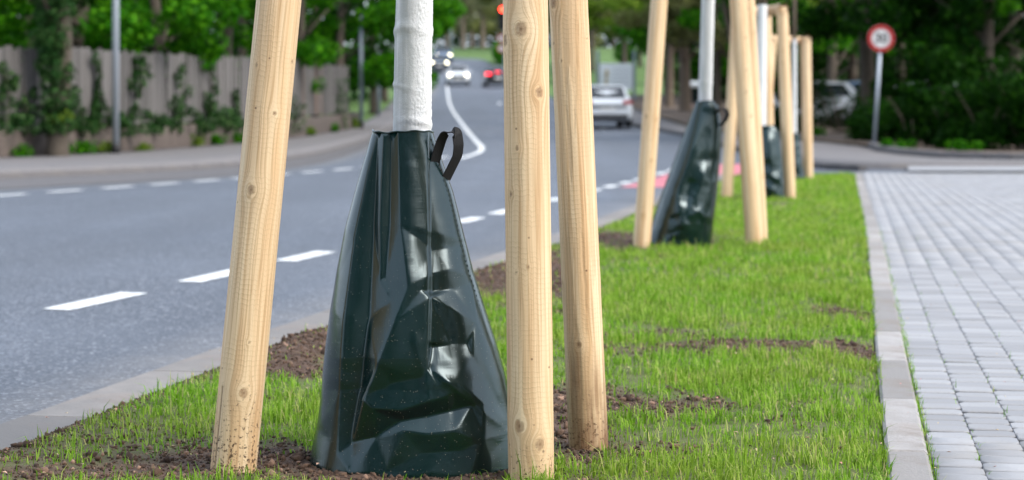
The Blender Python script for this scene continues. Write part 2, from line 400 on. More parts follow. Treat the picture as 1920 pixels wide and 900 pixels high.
XR2 = curve([(16, 30.6), (5.15, 33.9), (5.05, 38), (5.13, 43.5), (5.12, 61.6), (4.3, 73.4), (3.2, 100), (.6, 150), (-2.9, 200), (-6.5, 207), (-14, 217), (-44, 236), (-86, 264)])
WALL = [(-14.6, 29), (-11.6, 33.2), (-9.62, 37.4), (-8.11, 40.92), (-6.57, 48.12), (-5.84, 53.18), (-5.3, 64.7), (-5.3, 68.5)]
XW = curve(WALL + [(-5.5, 80), (-6.3, 105), (-7.6, 145), (-10, 172), (-11.6, 200), (-20, 212)])

def strip(name, Ys, xl, xr, dz, mat, nx=2, attr=None, parent=None, thick=.0):
    Ys = np.asarray(Ys, float); s = np.linspace(0, 1, nx)
    XL = xl(Ys); XR = xr(Ys)
    X = XL[:, None] * (1 - s) + XR[:, None] * s; Y = np.repeat(Ys[:, None], nx, 1); Z = zg(Y) + dz
    V = np.stack([X, Y, Z], -1).reshape(-1, 3); F = grid_faces(nx, len(Ys))
    if thick:
        n0 = len(V); V = np.concatenate([V, V - [0, 0, thick]])
        e = np.arange(len(Ys) - 1) * nx
        F = np.concatenate([F, np.stack([e, e + nx, e + nx + n0, e + n0], 1), np.stack([e + nx - 1 + n0, e + 2 * nx - 1 + n0, e + 2 * nx - 1, e + nx - 1], 1),
                            np.stack([np.arange(nx - 1) + n0, np.arange(nx - 1) + 1 + n0, np.arange(nx - 1) + 1, np.arange(nx - 1)], 1)])
    me = mesh_np(name, V, F, False)
    o = link(name, me, M[mat], parent)
    return o, X, Y
gy = np.unique(np.concatenate([np.arange(-30, 60, 3.), np.arange(60, 320, 10.), [400, 550, 800]]))
o, _, _ = strip('ground', gy, lambda y: np.full_like(y, -320.), lambda y: np.full_like(y, 320.), -.14, 'meadow', 5); struct(o)
# road sheet
ry = np.concatenate([np.arange(-8, 60, .5), np.arange(60, 262, 3.)])
def road_r(Y): return np.where(Y < 31.5, 16.0, np.where(Y < 33.5, 16 - (Y - 31.5) * 5.2, XR2(Y) + .06))
road, RX, RY = strip('road', ry, lambda y: XLR(y) - .05, road_r, -.05, 'asphalt', 60); struct(road)
ed = np.clip(1 - (XK(RY) - RX) / .55, 0, 1) * (RY < 31) + np.clip(1 - (RX - XLR(RY)) / .5, 0, 1) * .6
fattr(road.data, 'edge', np.clip(ed, 0, 1).ravel())
# lane dashes (right protective strip, left strip) and lines, each a painted piece of the road
def quad_on(name, pts, dz, mat, parent):
    """pts: closed list of ground points"""
    V = [(x, y, float(zg(y)) + dz) for x, y in pts]
    me = bpy.data.meshes.new(name); me.from_pydata(V, [], [tuple(range(len(V)))]); me.update(); return link(name, me, mat, parent)
def poly_strip(name, pts, wd, dz, mat, parent, step=.5):
    P = [Vector((x, y)) for x, y in pts]; L = [0]
    for a, b in zip(P, P[1:]): L.append(L[-1] + (b - a).length)
    n = max(2, int(L[-1] / step)); q = np.linspace(0, L[-1], n); x = np.interp(q, L, [p.x for p in P]); y = np.interp(q, L, [p.y for p in P])
    for _ in range(2):
        x[1:-1] = (x[:-2] + 2 * x[1:-1] + x[2:]) / 4; y[1:-1] = (y[:-2] + 2 * y[1:-1] + y[2:]) / 4
    tx, ty = np.gradient(x), np.gradient(y); l = np.hypot(tx, ty); nx_, ny_ = ty / l * wd / 2, -tx / l * wd / 2
    V = np.concatenate([np.stack([x - nx_, y - ny_, zg(y - ny_) + dz], 1), np.stack([x + nx_, y + ny_, zg(y + ny_) + dz], 1)])
    i = np.arange(n - 1); F = np.stack([i, i + n, i + n + 1, i + 1], 1)
    return link(name, mesh_np(name, V, F), mat, parent)
XD = curve([(-2.9, 5.5), (-1.97, 9.05), (-1.24, 12.3), (-.33, 16.8), (.42, 20.94), (1.13, 24.9), (1.42, 26.3), (2.22, 30.8), (2.85, 34), (3.5, 37.5)])
dy = 8.88
for k in range(17):
    y0 = dy + k * 1.48; y1 = y0 + .78
    c = [(float(XD(y0)) - .07, y0), (float(XD(y0)) + .07, y0 - .06), (float(XD(y1)) + .07, y1), (float(XD(y1)) - .07, y1 + .06)]
    quad_on('lane_dash', c, -.046, M['paint'], road)
XLD = curve([(-7.0, 17), (-5.66, 22.5), (-4.6, 26.8), (-3.36, 31.8), (-2.75, 33.9), (-1.75, 38.2), (-1.2, 42)])
for k in range(14):
    y0 = 22.0 + k * 1.40; y1 = y0 + .82
    c = [(float(XLD(y0)) - .068, y0), (float(XLD(y0)) + .068, y0 - .05), (float(XLD(y1)) + .068, y1), (float(XLD(y1)) - .068, y1 + .05)]
    quad_on('lane_dash', c, -.046, M['paint'], road)
poly_strip('lane_line', [(-4.9, 150), (-4.73, 144.6), (-3.44, 108.9), (-2.41, 85.8), (-1.56, 68.4), (-.95, 53.2), (-.72, 48.1), (-.70, 44.6), (-.86, 42), (-1.05, 39.8)], .13, -.046, M['paint'], road)
for (px, py, ln) in ((936, 192, 3.), (905, 153, 5.), (1130, 238, 2.5)):
    x, y = gp(px, py); poly_strip('lane_dash', [(x, y - ln / 2), (x + .02, y), (x, y + ln / 2)], .16, -.046, M['paint'], road)
# the red cycle crossing over the side street's mouth
ys = np.arange(25.2, 36.5, .4)
rc, _, _ = strip('red_cycle_crossing', ys, lambda y: XD(y) + .16, lambda y: np.minimum(XD(y) + 1.25, np.where(y < 29, XK(y) - .2, 99)), -.0465, 'redpaint', 3, parent=road)
for k in range(6):
    y0 = 27.0 + k * 1.33; y1 = y0 + .7
    quad_on('lane_dash', [(float(XD(y0)) + 1.3, y0), (float(XD(y0)) + 1.45, y0), (float(XD(y1)) + 1.45, y1), (float(XD(y1)) + 1.3, y1)], -.0425, M['paint'], road)
# kerb stones between road and verge: flush, one metre each
def bevel_box(L, W, Hh, b):
    """box, length along Y, top at z=0, chamfered top"""
    x, y = W / 2, L / 2
    V = [(-x, -y, -Hh), (x, -y, -Hh), (x, y, -Hh), (-x, y, -Hh), (-x, -y, -b), (x, -y, -b), (x, y, -b), (-x, y, -b),
         (-x + b, -y + b, 0), (x - b, -y + b, 0), (x - b, y - b, 0), (-x + b, y - b, 0)]
    F = [(0, 1, 5, 4), (1, 2, 6, 5), (2, 3, 7, 6), (3, 0, 4, 7), (4, 5, 9, 8), (5, 6, 10, 9), (6, 7, 11, 10), (7, 4, 8, 11), (8, 9, 10, 11)]
    return V, F
def row_of_stones(root_name, name, xf, y0, y1, ln, wd, hh, dz, mat, bev=.008, gap=.006, jit=.0015):
    root = struct(empty(root_name)); V, F = bevel_box(ln - gap, wd, hh, bev); me = bpy.data.meshes.new(name); me.from_pydata(V, [], F); me.update(); me.materials.append(M[mat])
    y = y0
    while y < y1:
        xa, xb = float(xf(y)), float(xf(y + ln)); a = math.atan2(xb - xa, ln); d = ln * math.cos(a); xb = float(xf(y + d))
        ym = y + d / 2; o = link(name, me, None, root)
        za, zb = float(zg(y)), float(zg(y + d))
        o.location = ((xa + xb) / 2, ym, (za + zb) / 2 + dz + random.uniform(-jit, jit)); o.rotation_euler = (math.atan2(zb - za, d), 0, -a + random.uniform(-.002, .002))
        y += d
    return root
row_of_stones('road_kerb', 'kerb_stone', lambda y: XK(y) - .12, 2.6, 29.2, 1.0, .24, .2, -.022, 'kerb')
row_of_stones('paving_edging', 'edging_stone', lambda y: XP(y) + .055, 3.0, 29.4, .9, .10, .2, .010, 'edging', .008, .008, .004)
row_of_stones('pavement_kerb', 'kerb_stone', lambda y: XLK(y) + .06, 24, 80, 1.0, .13, .3, .06, 'sidewalk', .02)
# far corner kerb: round into the side street
def stones_along(root_name, name, pts, ln, wd, hh, dz, mat):
    root = struct(empty(root_name)); P = [Vector(p) for p in pts]; L = [0]
    for a, b in zip(P, P[1:]): L.append(L[-1] + (b - a).length)
    n = int(L[-1] / ln); V, F = bevel_box(ln - .01, wd, hh, .015); me = bpy.data.meshes.new(name); me.from_pydata(V, [], F); me.update(); me.materials.append(M[mat])
    for k in range(n):
        q0, q1 = L[-1] * k / n, L[-1] * (k + 1) / n
        a = Vector((np.interp(q0, L, [p.x for p in P]), np.interp(q0, L, [p.y for p in P]))); b = Vector((np.interp(q1, L, [p.x for p in P]), np.interp(q1, L, [p.y for p in P])))
        m = (a + b) / 2; o = link(name, me, None, root); o.location = (m.x, m.y, float(zg(m.y)) + dz); o.rotation_euler = (math.atan2(float(zg(b.y) - zg(a.y)), (b - a).length), 0, -math.atan2(b.x - a.x, b.y - a.y))
    return root
CK = [(5.75, 32.6), (5.3, 33.6), (5.05, 35.5), (5.05, 38.5), (5.13, 43.5), (5.2, 52), (5.12, 61.6), (4.75, 68), (4.3, 73.4), (3.75, 86), (3.2, 100)]
stones_along('corner_kerb', 'kerb_stone', CK, 1.0, .14, .3, .055, 'gutter')
stones_along('shrub_border', 'border_stone', [(8.05, 44.6), (7.7, 41.5), (7.72, 39.2), (8.05, 36.9), (9.2, 35.8), (12, 35.4), (15, 35.3)], .5, .14, .3, .17, 'sidewalk')
# left gutter + pavement, right corner pavement
o, _, _ = strip('gutter', np.arange(14, 110, 1.), lambda y: XLR(y) - .02, lambda y: XLK(y) + .0, -.042, 'gutter', 3); o.name = 'gutter'; struct(o)
o, _, _ = strip('pavement', np.concatenate([np.arange(22, 80, 1.), np.arange(80, 200, 4.)]), lambda y: XW(y) - .1, lambda y: XLK(y) - .005, .05, 'sidewalk', 6, thick=.15); struct(o)
XS = curve([(16, 33.4), (9.2, 35.6), (8.0, 37), (7.66, 39.2), (7.66, 41.6), (8.0, 44.5), (7.62, 49), (6.9, 56), (6.1, 64.7), (5.9, 80), (5.86, 100), (5.0, 120)])
def swl(y): return np.where(y < 34.2, 5.25 + (34.2 - y) * .0, np.maximum(np.interp(y, [p[1] for p in CK], [p[0] for p in CK]), 0)) + .07
o, _, _ = strip('corner_pavement', np.concatenate([np.arange(33.6, 45, .6), np.arange(45, 104, 2.)]), swl, lambda y: np.maximum(XS(y), swl(y) + .1), .05, 'sidewalk', 5, thick=.2); struct(o)
Vp = [(6.2, 31.15), (16, 30.75), (16, 35.3), (12, 35.3), (9.2, 35.65), (8.0, 36.6), (7.2, 36.0), (6.6, 33.2)]
o = quad_on('crossing_slab', Vp, .004, M['paver'], None); struct(o)
o, _, _ = strip('forest_floor', np.concatenate([np.arange(35.2, 46, .5), np.arange(46, 120, 3.)]), lambda y: np.where(y < 45, XS(y) + .12, XS(y) + .05 + np.clip(y - 45, 0, 1) * .0), lambda y: np.full_like(y, 45.), .10, 'floor', 12); struct(o)

# ---- paving: every block its own chamfered stone
pv = struct(empty('paving'))
o, _, _ = strip('bedding', np.arange(2.0, 30.9, .5), lambda y: XP(y) + .10, lambda y: np.full_like(y, 16.), -.012, 'joint', 3, parent=pv)
CW, CL = .113, .103
u = Vector((XP(26.) - XP(5.), 21.0)).normalized()                      # rows run along the verge
nrm = Vector((u.y, -u.x))
o0 = Vector((float(XP(5.0)) + .114, 5.0))
def paver_shape():
    def octo(x, y, c, z): return [(-x + c, -y, z), (x - c, -y, z), (x, -y + c, z), (x, y - c, z), (x - c, y, z), (-x + c, y, z), (-x, y - c, z), (-x, -y + c, z)]
    x, y = CW / 2 - .0004, CL / 2 - .0038; V = octo(x, y, .014, -.06) + octo(x, y, .014, -.0028) + octo(x - .002, y - .004, .014, 0); F = []
    for q in (0, 8): F += [(q + k, q + (k + 1) % 8, q + 8 + (k + 1) % 8, q + 8 + k) for k in range(8)]
    return V, F + [(16, 17, 18, 23), (18, 19, 22, 23), (19, 20, 21, 22)]
PVv, PVf = paver_shape(); pme = bpy.data.meshes.new('paver'); pme.from_pydata(PVv, [], PVf); pme.update(); pme.materials.append(M['paver'])
cells = []
for c in range(-2, 34):
    for r in range(-16, 250):
        p = o0 + nrm * ((c + .5) * CW) + u * (r * CL + (.5 * CL if c % 2 else 0))
        if p.y < 3.2 or p.y > 30.4: continue
        if abs(p.x) / p.y > .272 or p.x < float(XP(p.y)) + .125: continue
        cells.append((p.y, p.x))
cells.sort()
ang = -math.atan2(u.x, u.y)
inview = [c for c in cells if c[0] > 5.0]
first = set(inview[:300]); rest = []
for (y, x) in cells:
    z = float(zg(y)) + random.uniform(-.0018, .0018); tilt = (random.gauss(0, .011) + math.atan(.011), random.gauss(0, .010))
    if (y, x) in first:
        o = link('paver', pme, None, pv); o.location = (x, y, z); o.rotation_euler = (tilt[0], tilt[1], ang + random.gauss(0, .004))
    else: rest.append((x, y, z, tilt[0], tilt[1]))
rest = np.array(rest); ca, sa = math.cos(ang), math.sin(ang); B = np.array(PVv)
lx = B[:, 0] * ca - B[:, 1] * sa; ly = B[:, 0] * sa + B[:, 1] * ca
VV = np.stack([rest[:, 0:1] + lx, rest[:, 1:2] + ly, rest[:, 2:3] + B[:, 2] + rest[:, 3:4] * B[:, 1] - rest[:, 4:5] * B[:, 0]], -1).reshape(-1, 3)
FF = (np.array(PVf)[None] + (np.arange(len(rest)) * len(B))[:, None, None]).reshape(-1, 4)
o = link('pavers', mesh_np('pavers', VV, FF), M['paver'], pv); stuff(o)

# ---- verge: bumpy soil
SOIL = []   # (X, Y, rx, ry, strength, height)
def soil(px, py, rx, ry, st=1.0, hh=0.0):
    X, Y = gp(px, py); SOIL.append((X, Y, rx * Y / FP, max(.05, ry * Y * Y / (FP * .74)), st, hh))
for a in ((570, 662, 60, 34, 1.25, .05), (480, 690, 90, 14, .9, .02), (950, 525, 70, 30, 1.2, .03), (1040, 510, 40, 36, 1.1, .01), (1150, 452, 55, 14, 1.0, .02), (1260, 452, 120, 8, .7, 0),
          (1420, 655, 220, 9, .95, .008), (1590, 660, 60, 12, 1.1, .012), (1230, 632, 110, 7, .6, 0), (1570, 592, 50, 8, .9, .01), (1180, 768, 70, 20, 1.0, .008), (1320, 765, 50, 12, .9, .008), (1450, 770, 60, 10, .4, 0),
          (250, 893, 330, 14, 1.0, 0), (200, 850, 260, 40, .5, 0), (60, 860, 90, 14, .7, 0), (520, 858, 60, 16, 1.1, .0), (750, 885, 230, 36, 1.3, 0), (1075, 800, 60, 60, 1.0, 0), (1200, 850, 160, 14, .7, 0), (350, 868, 120, 14, .8, 0),
          (1490, 800, 40, 12, .4, 0), (1450, 385, 40, 5, .5, 0), (690, 640, 40, 60, .8, .01)):
    soil(*a)
def soilmask(X, Y):
    m = np.zeros_like(X)
    wob = 1 + .9 * fbm(np.stack([X * 3.3, Y * 3.3, np.zeros_like(X)], -1).reshape(-1, 3), 4).reshape(X.shape)
    for (cx, cy_, rx, ry_, st, hh) in SOIL:
        d = np.sqrt(((X - cx) / rx) ** 2 + ((Y - cy_) / ry_) ** 2); m = np.maximum(m, st * np.clip(1.6 - d * .9 * wob, 0, 1))
    d = X - XK(Y); m = np.maximum(m, np.clip(1.15 - d / (.16 * wob), 0, 1) * .85)
    return np.clip(m, 0, 1)
def vbump(X, Y):
    sh = X.shape; P = np.stack([X, Y, np.zeros_like(X)], -1).reshape(-1, 3)
    z = .012 * fbm(P * 2.2, 3).reshape(sh)
    m = soilmask(X, Y)
    z = z + m * (.010 * fbm(P * 14, 3) + .005 * fbm(P * 45, 2)).reshape(sh)
    for (cx, cy_, rx, ry_, st, hh) in SOIL:
        if hh: z = z + hh * np.exp(-(((X - cx) / rx) ** 2 + ((Y - cy_) / ry_) ** 2))
    e = np.clip(np.minimum(X - XK(Y), XP(Y) - X) / .12, 0, 1)
    return (z + .012) * e - .006, m
vy = np.concatenate([np.arange(2.4, 9, .018), np.arange(9, 16, .05), np.arange(16, 29.45, .15)]); s = np.linspace(0, 1, 170)
VX = (XK(vy) + .004)[:, None] * (1 - s) + (XP(vy) + .0)[:, None] * s; VY = np.repeat(vy[:, None], 170, 1)
vb, vm = vbump(VX, VY)
vme = mesh_np('verge', np.stack([VX, VY, zg(VY) + vb], -1).reshape(-1, 3), grid_faces(170, len(vy)), True); fattr(vme, 'soil', vm.ravel())
verge = struct(link('verge', vme, M['soil']))

# ---- grass blades on the verge (uncountable)
def blades(n, X, Y, Z, ln, wd, lean, az):
    """5 vertices a blade: two segments and a tip"""
    d = np.stack([np.cos(az), np.sin(az), 0 * az], 1); sdv = np.stack([-np.sin(az), np.cos(az), 0 * az], 1)
    b = np.stack([X, Y, Z], 1); l = ln[:, None]; w_ = wd[:, None] / 2; le = lean[:, None]; up = np.array([[0, 0, 1.]])
    m = b + up * l * .55 * (1 - le * .25) + d * l * .22 * le; t = b + up * l * (1 - le * .55) + d * l * .85 * le
    global TONE
    TONE = np.repeat(np.clip(.5 + 1.3 * fbm(np.stack([X * 1.6, Y * 1.6, 0 * X + 3], 1), 3), 0, 1), 5)
    V = np.stack([b - sdv * w_, b + sdv * w_, m + sdv * w_ * .8, m - sdv * w_ * .8, t], 1).reshape(-1, 3)
    i = np.arange(n) * 5
    return V, np.stack([i, i + 1, i + 2, i + 3], 1), np.stack([i + 3, i + 2, i + 4], 1)
def sow(y0, y1, dens, lmin, lmax, wmin, wmax, seed, keep=None):
    r = np.random.default_rng(seed); A = 0; Y = []; 
    yy = np.linspace(y0, y1, 60); wid = XP(yy) - XK(yy); n = int(dens * np.trapz(wid, yy))
    Y = r.uniform(y0, y1, n); f = r.uniform(0, 1, n); X = XK(Y) + (XP(Y) + .012 - XK(Y)) * f
    ok = (np.abs(X) / Y < .275); X, Y = X[ok], Y[ok]
    mk = soilmask(X, Y); tuft = noise3(np.stack([X * 9, Y * 9, 0 * X], 1)) + .6 * noise3(np.stack([X * 2.3, Y * 2.3, 0 * X + 5], 1))
    pr = (1 - mk) ** 1.6 * np.clip(.58 + 1.35 * tuft, .08, 1) + .03
    ok = r.uniform(0, 1, len(X)) < pr; X, Y, tuft, mk = X[ok], Y[ok], tuft[ok], mk[ok]
    n = len(X); ln = r.uniform(lmin, lmax, n) * (.75 + .9 * np.clip(tuft, -.4, .8)) * (1 - .45 * mk) * np.where(r.uniform(0, 1, n) < .06, 1.5, 1); wd = r.uniform(wmin, wmax, n)
    b, _ = vbump(X, Y)
    return blades(n, X, Y, zg(Y) + b - .004, ln, wd, np.clip(r.beta(1.6, 1.6, n) * 1.35, 0, 1.25), r.uniform(0, 2 * PI, n))
GV, G4, G3, off = [], [], [], 0; TN = []
for args in ((4.1, 6.6, 12500, .028, .082, .0022, .0042, 1), (6.6, 9.5, 9000, .03, .084, .0028, .0048, 2), (9.5, 14.5, 4800, .034, .085, .004, .0065, 3), (14.5, 20, 2400, .035, .075, .006, .010, 4), (20, 29.4, 1300, .035, .075, .009, .014, 5)):
    V, q, t3 = sow(*args); TN.append(TONE); GV.append(V); G4.append(q + off); G3.append(t3 + off); off += len(V)
gr = link('grass', mesh_np('grass', np.concatenate(GV), [np.concatenate(G4), np.concatenate(G3)]), M['grass'])
fattr(gr.data, 'tone', np.concatenate(TN)); tag(stuff(gr), 'short bright green young grass covering the tree verge', 'grass')
# sparse blades growing in the paving joint and by the edging
r = np.random.default_rng(12); n = 900; Y = 4.2 + 12 * r.beta(1, 2.4, n); X = XP(Y) + .112 + r.normal(0, .006, n); k = r.uniform(0, 1, n) < .25
X = np.where(k, X + r.integers(0, 4, n) * CW, X)
V, q, t3 = blades(n, X, Y, zg(Y) - .012, r.uniform(.015, .055, n), r.uniform(.0014, .0026, n), r.beta(2, 2, n), r.uniform(0, 2 * PI, n))
tag(stuff(link('joint_grass', mesh_np('joint_grass', V, [q, t3]), M['grass'])), 'thin grass blades sprouting from the paving joints', 'grass')
# ---- soil clods and litter
ico = bpy.data.meshes.new('tmp'); import bmesh
bm_ = bmesh.new(); bmesh.ops.create_icosphere(bm_, subdivisions=1, radius=1); IV = np.array([v.co[:] for v in bm_.verts]); IF = np.array([[v.index for v in f.verts] for f in bm_.faces]); bm_.free(); bpy.data.meshes.remove(ico)
def scatter_clods(n, seed):
    r = np.random.default_rng(seed); Y = 4.2 + 12 * r.beta(1, 2.2, n); X = XK(Y) + (XP(Y) - XK(Y)) * r.uniform(0, 1, n) ; mk = soilmask(X, Y)
    ok = (r.uniform(0, 1, n) < mk ** 1.5) & (np.abs(X) / Y < .275); X, Y = X[ok], Y[ok]; n = len(X); b, _ = vbump(X, Y)
    s = r.gamma(1.0, .0017, n) + .0011; s = np.clip(s, 0, .015)
    ax = r.uniform(.6, 1.3, (n, 1, 3)) * s[:, None, None]; V = IV[None] * ax * (1 + r.normal(0, .3, (n, 12, 1)))
    th = r.uniform(0, 2 * PI, n); c, s_ = np.cos(th)[:, None], np.sin(th)[:, None]
    V = np.stack([V[..., 0] * c - V[..., 1] * s_, V[..., 0] * s_ + V[..., 1] * c, V[..., 2]], -1) + np.stack([X, Y, zg(Y) + b + s * .25], 1)[:, None]
    return V.reshape(-1, 3), (IF[None] + (np.arange(n) * 12)[:, None, None]).reshape(-1, 3)
V, Fc = scatter_clods(120000, 21)
tag(stuff(link('soil_clods', mesh_np('soil_clods', V, Fc), M['clod'])), 'loose brown soil crumbs on the bare patches of the verge', 'soil')
def petals():
    r = np.random.default_rng(5); n = 520; Y = 4.3 + 8 * r.beta(1, 2.6, n); f = r.uniform(-.12, 1.5, n); X = XK(Y) + (XP(Y) - XK(Y)) * f
    Z = zg(Y) + np.where(f < 0, -.018, np.where(f > 1, .016, 0)); ins = (f >= 0) & (f <= 1); b, _ = vbump(X, Y); Z = np.where(ins, Z + b + .012, Z)
    ok = r.uniform(0, 1, n) < np.where(ins, .8, .45); X, Y, Z = X[ok], Y[ok], Z[ok]; n = len(X)
    a = r.uniform(0, 2 * PI, n); l = r.uniform(.006, .016, n); w_ = l * r.uniform(.35, .7, n); t = r.uniform(-.4, .4, n)
    d = np.stack([np.cos(a), np.sin(a), t], 1); e = np.stack([-np.sin(a), np.cos(a), 0 * a], 1); c = np.stack([X, Y, Z + .003], 1)
    V = np.stack([c - d * l[:, None] / 2, c + e * w_[:, None] / 2 + [0, 0, .002], c + d * l[:, None] / 2, c - e * w_[:, None] / 2 + [0, 0, .002]], 1).reshape(-1, 3)
    i = np.arange(n) * 4; return V, np.stack([i, i + 1, i + 2, i + 3], 1)
V, Fc = petals()
tag(stuff(link('fallen_petals', mesh_np('fallen_petals', V, Fc), M['petal'])), 'fallen petals and bud scales strewn over soil and paving', 'litter')

# ================================================================== YOUNG TREES, STAKES, WATERING BAGS
def seg_dist(px, py, a, b):
    ax, ay = a; bx, by = b; dx, dy_ = bx - ax, by - ay; L2 = dx * dx + dy_ * dy_
    t = np.clip(((px - ax) * dx + (py - ay) * dy_) / L2, 0, 1)
    qx, qy = px - ax - t * dx, py - ay - t * dy_
    sgn = np.sign(dx * (py - ay) - dy_ * (px - ax))
    return np.hypot(qx, qy), sgn, t
def crease(px, py, pts, amp, wl, wr=None, sharp=1.0, taper=True):
    """a fold along a polyline: crest that falls off over wl / wr on its two sides"""
    wr = wr or wl; best = np.full(px.shape, 1e9); sg = np.zeros(px.shape); tt = np.zeros(px.shape); n = len(pts) - 1
    for k in range(n):
        d, s, t = seg_dist(px, py, pts[k], pts[k + 1]); m = d < best
        best = np.where(m, d, best); sg = np.where(m, s, sg); tt = np.where(m, (t + k) / n, tt)
    w_ = np.where(sg > 0, wr, wl); q = best / w_
    prof = np.exp(-np.power(q, sharp))
    if taper: prof = prof * np.clip(np.sin(np.clip(tt, 0.03, .97) * PI) * 1.6, 0, 1)
    return amp * prof

def stake_mesh(base, top, dia, seed, nu=28, nz=60, knots=(), crack=None, dirt=.5, peel=0.0, zsplit=None, stain=0.0):
    """spruce pole as a dense tube that carries its grain, knots and mud as attributes; arc 0 faces the street side nearest the viewer"""
    base = Vector(base); top = Vector(top); ax = (top - base); L = ax.length; ax.normalize()
    ex = Vector((1, 0, 0)); ex = (ex - ax * ex.dot(ax)).normalized(); ey = ax.cross(ex)
    zz = np.linspace(0, L, nz) if zsplit is None else np.concatenate([np.linspace(0, zsplit, nz - 20), np.linspace(zsplit, L, 21)[1:]])
    nz = len(zz); th = np.linspace(0, 2 * PI, nu, endpoint=False)
    TH, ZZ = np.meshgrid(th, zz); r0 = dia / 2
    a = (TH - 1.5 * PI + PI) % (2 * PI) - PI; arc = a * r0
    P = np.stack([np.cos(TH) * 2.2, np.sin(TH) * 2.2, ZZ * 3 + seed * 7.1], -1).reshape(-1, 3)
    rr = r0 * (1 + .018 * noise3(P).reshape(TH.shape) + .006 * noise3(P * 4).reshape(TH.shape)) * (1.02 - .04 * ZZ / L)
    g = arc + .010 * noise3(np.stack([np.sin(a) * 1.1, np.cos(a) * 1.1, ZZ * 1.7 + seed], -1).reshape(-1, 3)).reshape(TH.shape) \
        + .004 * noise3(np.stack([np.sin(a) * 3, np.cos(a) * 3, ZZ * 6 + seed], -1).reshape(-1, 3)).reshape(TH.shape)
    kn = np.zeros_like(arc); bulge = np.zeros_like(arc)
    for (ka, kz, ks) in knots:
        dx = arc - ka; dz = (ZZ - kz) * .72; d = np.hypot(dx, dz)
        g = g - dx * ks * ks * 3.0 / (d * d + ks * ks * 1.2) * np.exp(-d / (ks * 5)) + .3 * ks * np.exp(-(d / ks) ** 2)
        ring = .5 + .5 * np.cos(d / ks * 9); dd_ = d * (1 + .35 * noise3(np.stack([arc * 160, ZZ * 120, 0 * ZZ + kz], -1).reshape(-1, 3)).reshape(ZZ.shape)); kn = np.maximum(kn, np.clip((.78 - dd_ / ks) * 3.0, 0, 1) * (.5 + .4 * ring)); bulge = bulge + .10 * ks * np.exp(-(d / (ks * 2.2)) ** 2)
    if crack is not None:
        ca_, c0, c1 = crack; d = np.abs(arc - ca_ - .002 * noise3(np.stack([ZZ * 9, 0 * ZZ, 0 * ZZ], -1).reshape(-1, 3)).reshape(ZZ.shape)); ck = np.clip(1 - d / .0032, 0, 1) * (ZZ > c0) * (ZZ < c1)
        kn = np.maximum(kn, ck); bulge = bulge - .003 * ck
    pn = fbm(np.stack([np.sin(a) * 2.4, np.cos(a) * 2.4, ZZ * 2.6 + seed * 3.3], -1).reshape(-1, 3), 5).reshape(ZZ.shape)
    pe = np.clip((pn - .02) * 9, 0, 1) * peel; bulge = bulge - .0008 * pe
    rr = rr + bulge
    di = np.clip(1 - ZZ / dirt, 0, 1)
    C = np.array(base)[None, None] + ZZ[..., None] * np.array(ax)
    V = C + rr[..., None] * (np.cos(TH)[..., None] * np.array(ex) + np.sin(TH)[..., None] * np.array(ey))
    V = V.reshape(-1, 3); F = grid_faces(nu, nz, True); V = np.concatenate([V, [np.array(top)]])
    n0 = (nz - 1) * nu; k = np.arange(nu); cap = np.stack([n0 + k, n0 + (k + 1) % nu, np.full(nu, len(V) - 1)], 1)
    me = mesh_np('stake', V, [F, cap], True)
    for nm, v in (('grain', g), ('along', ZZ + seed * 1.37), ('arc', arc), ('knot', kn), ('dirt', di), ('peel', pe), ('stain', np.clip(1.25 - ZZ / max(stain, 1e-3) + .5 * pn, 0, 1) * (stain > 0) * (.45 if stain > 5 else 1))): fattr(me, nm, np.concatenate([v.ravel(), [v.ravel()[-1]]]))
    return me
def rail_mesh(a, b, dia, seed): return stake_mesh(a, b, dia, seed, 24, 24, dirt=.001, peel=.8, stain=9.0)
def support(root_xy, label, stakes, seed, rails=True, hi=False):
    X, Y = root_xy; z0 = float(zg(Y)); root = empty('tree_support', (X, Y, z0)); O = Vector((X, Y, z0))
    tag(root, label, 'tree stakes', 'tree supports along the verge')
    tops = []
    for i, sd_ in enumerate(stakes):
        b = Vector(sd_['base']); t = Vector(sd_['top']); tops.append((t, sd_['dia']))
        kw = {k: v for k, v in sd_.items() if k not in ('base', 'top', 'dia')}
        b = b + (b - t).normalized() * .06
        link('stake', stake_mesh(b - O, t - O, sd_['dia'], seed + i * 1.9, **kw), M['stake'], root)
    for i in range(len(tops)):
        (a, da), (b, db) = tops[i], tops[(i + 1) % len(tops)]
        d = (b - a); d.z = 0; d.normalize(); dz = Vector((0, 0, -.085 - .006 * i))
        o = link('crossbar', rail_mesh(a - d * (da * .55) + dz + Vector((0, 0, .075)) - O, b + d * (db * .55) + dz + Vector((0, 0, .075)) - O, .105, seed + 5 + i), M['stake'], root)
        o['label'] = 'round wooden crossbar joining the stake tops'
    return root
def V3(px, py, Y): return at(px, py, Y)
def lean(px0, py0, Y0, px1, py1, ztop=2.0):
    """stake foot seen at (px0,py0); the axis passes (px1,py1); returns base and top at the given height over ground"""
    b = at(px0, py0, Y0); b.z = float(zg(Y0)); q = at(px1, py1, Y0); k = (ztop + b.z - b.z) / (q.z - b.z); return b, b + (q - b) * k
def K(px, py, ks, b, t, dia):
    """a knot measured on the photograph -> (arc, height along the pole, size)"""
    Y = b.y - dia * .4; p = at(px, py, Y); ax = (t - b); L = ax.length; z = (p.z - b.z) / (ax.z / L); c = b + ax * (z / L)
    return (math.asin(max(-.97, min(.97, (p.x - c.x) / (dia / 2)))) * dia / 2, z + .06, ks * Y / FP)
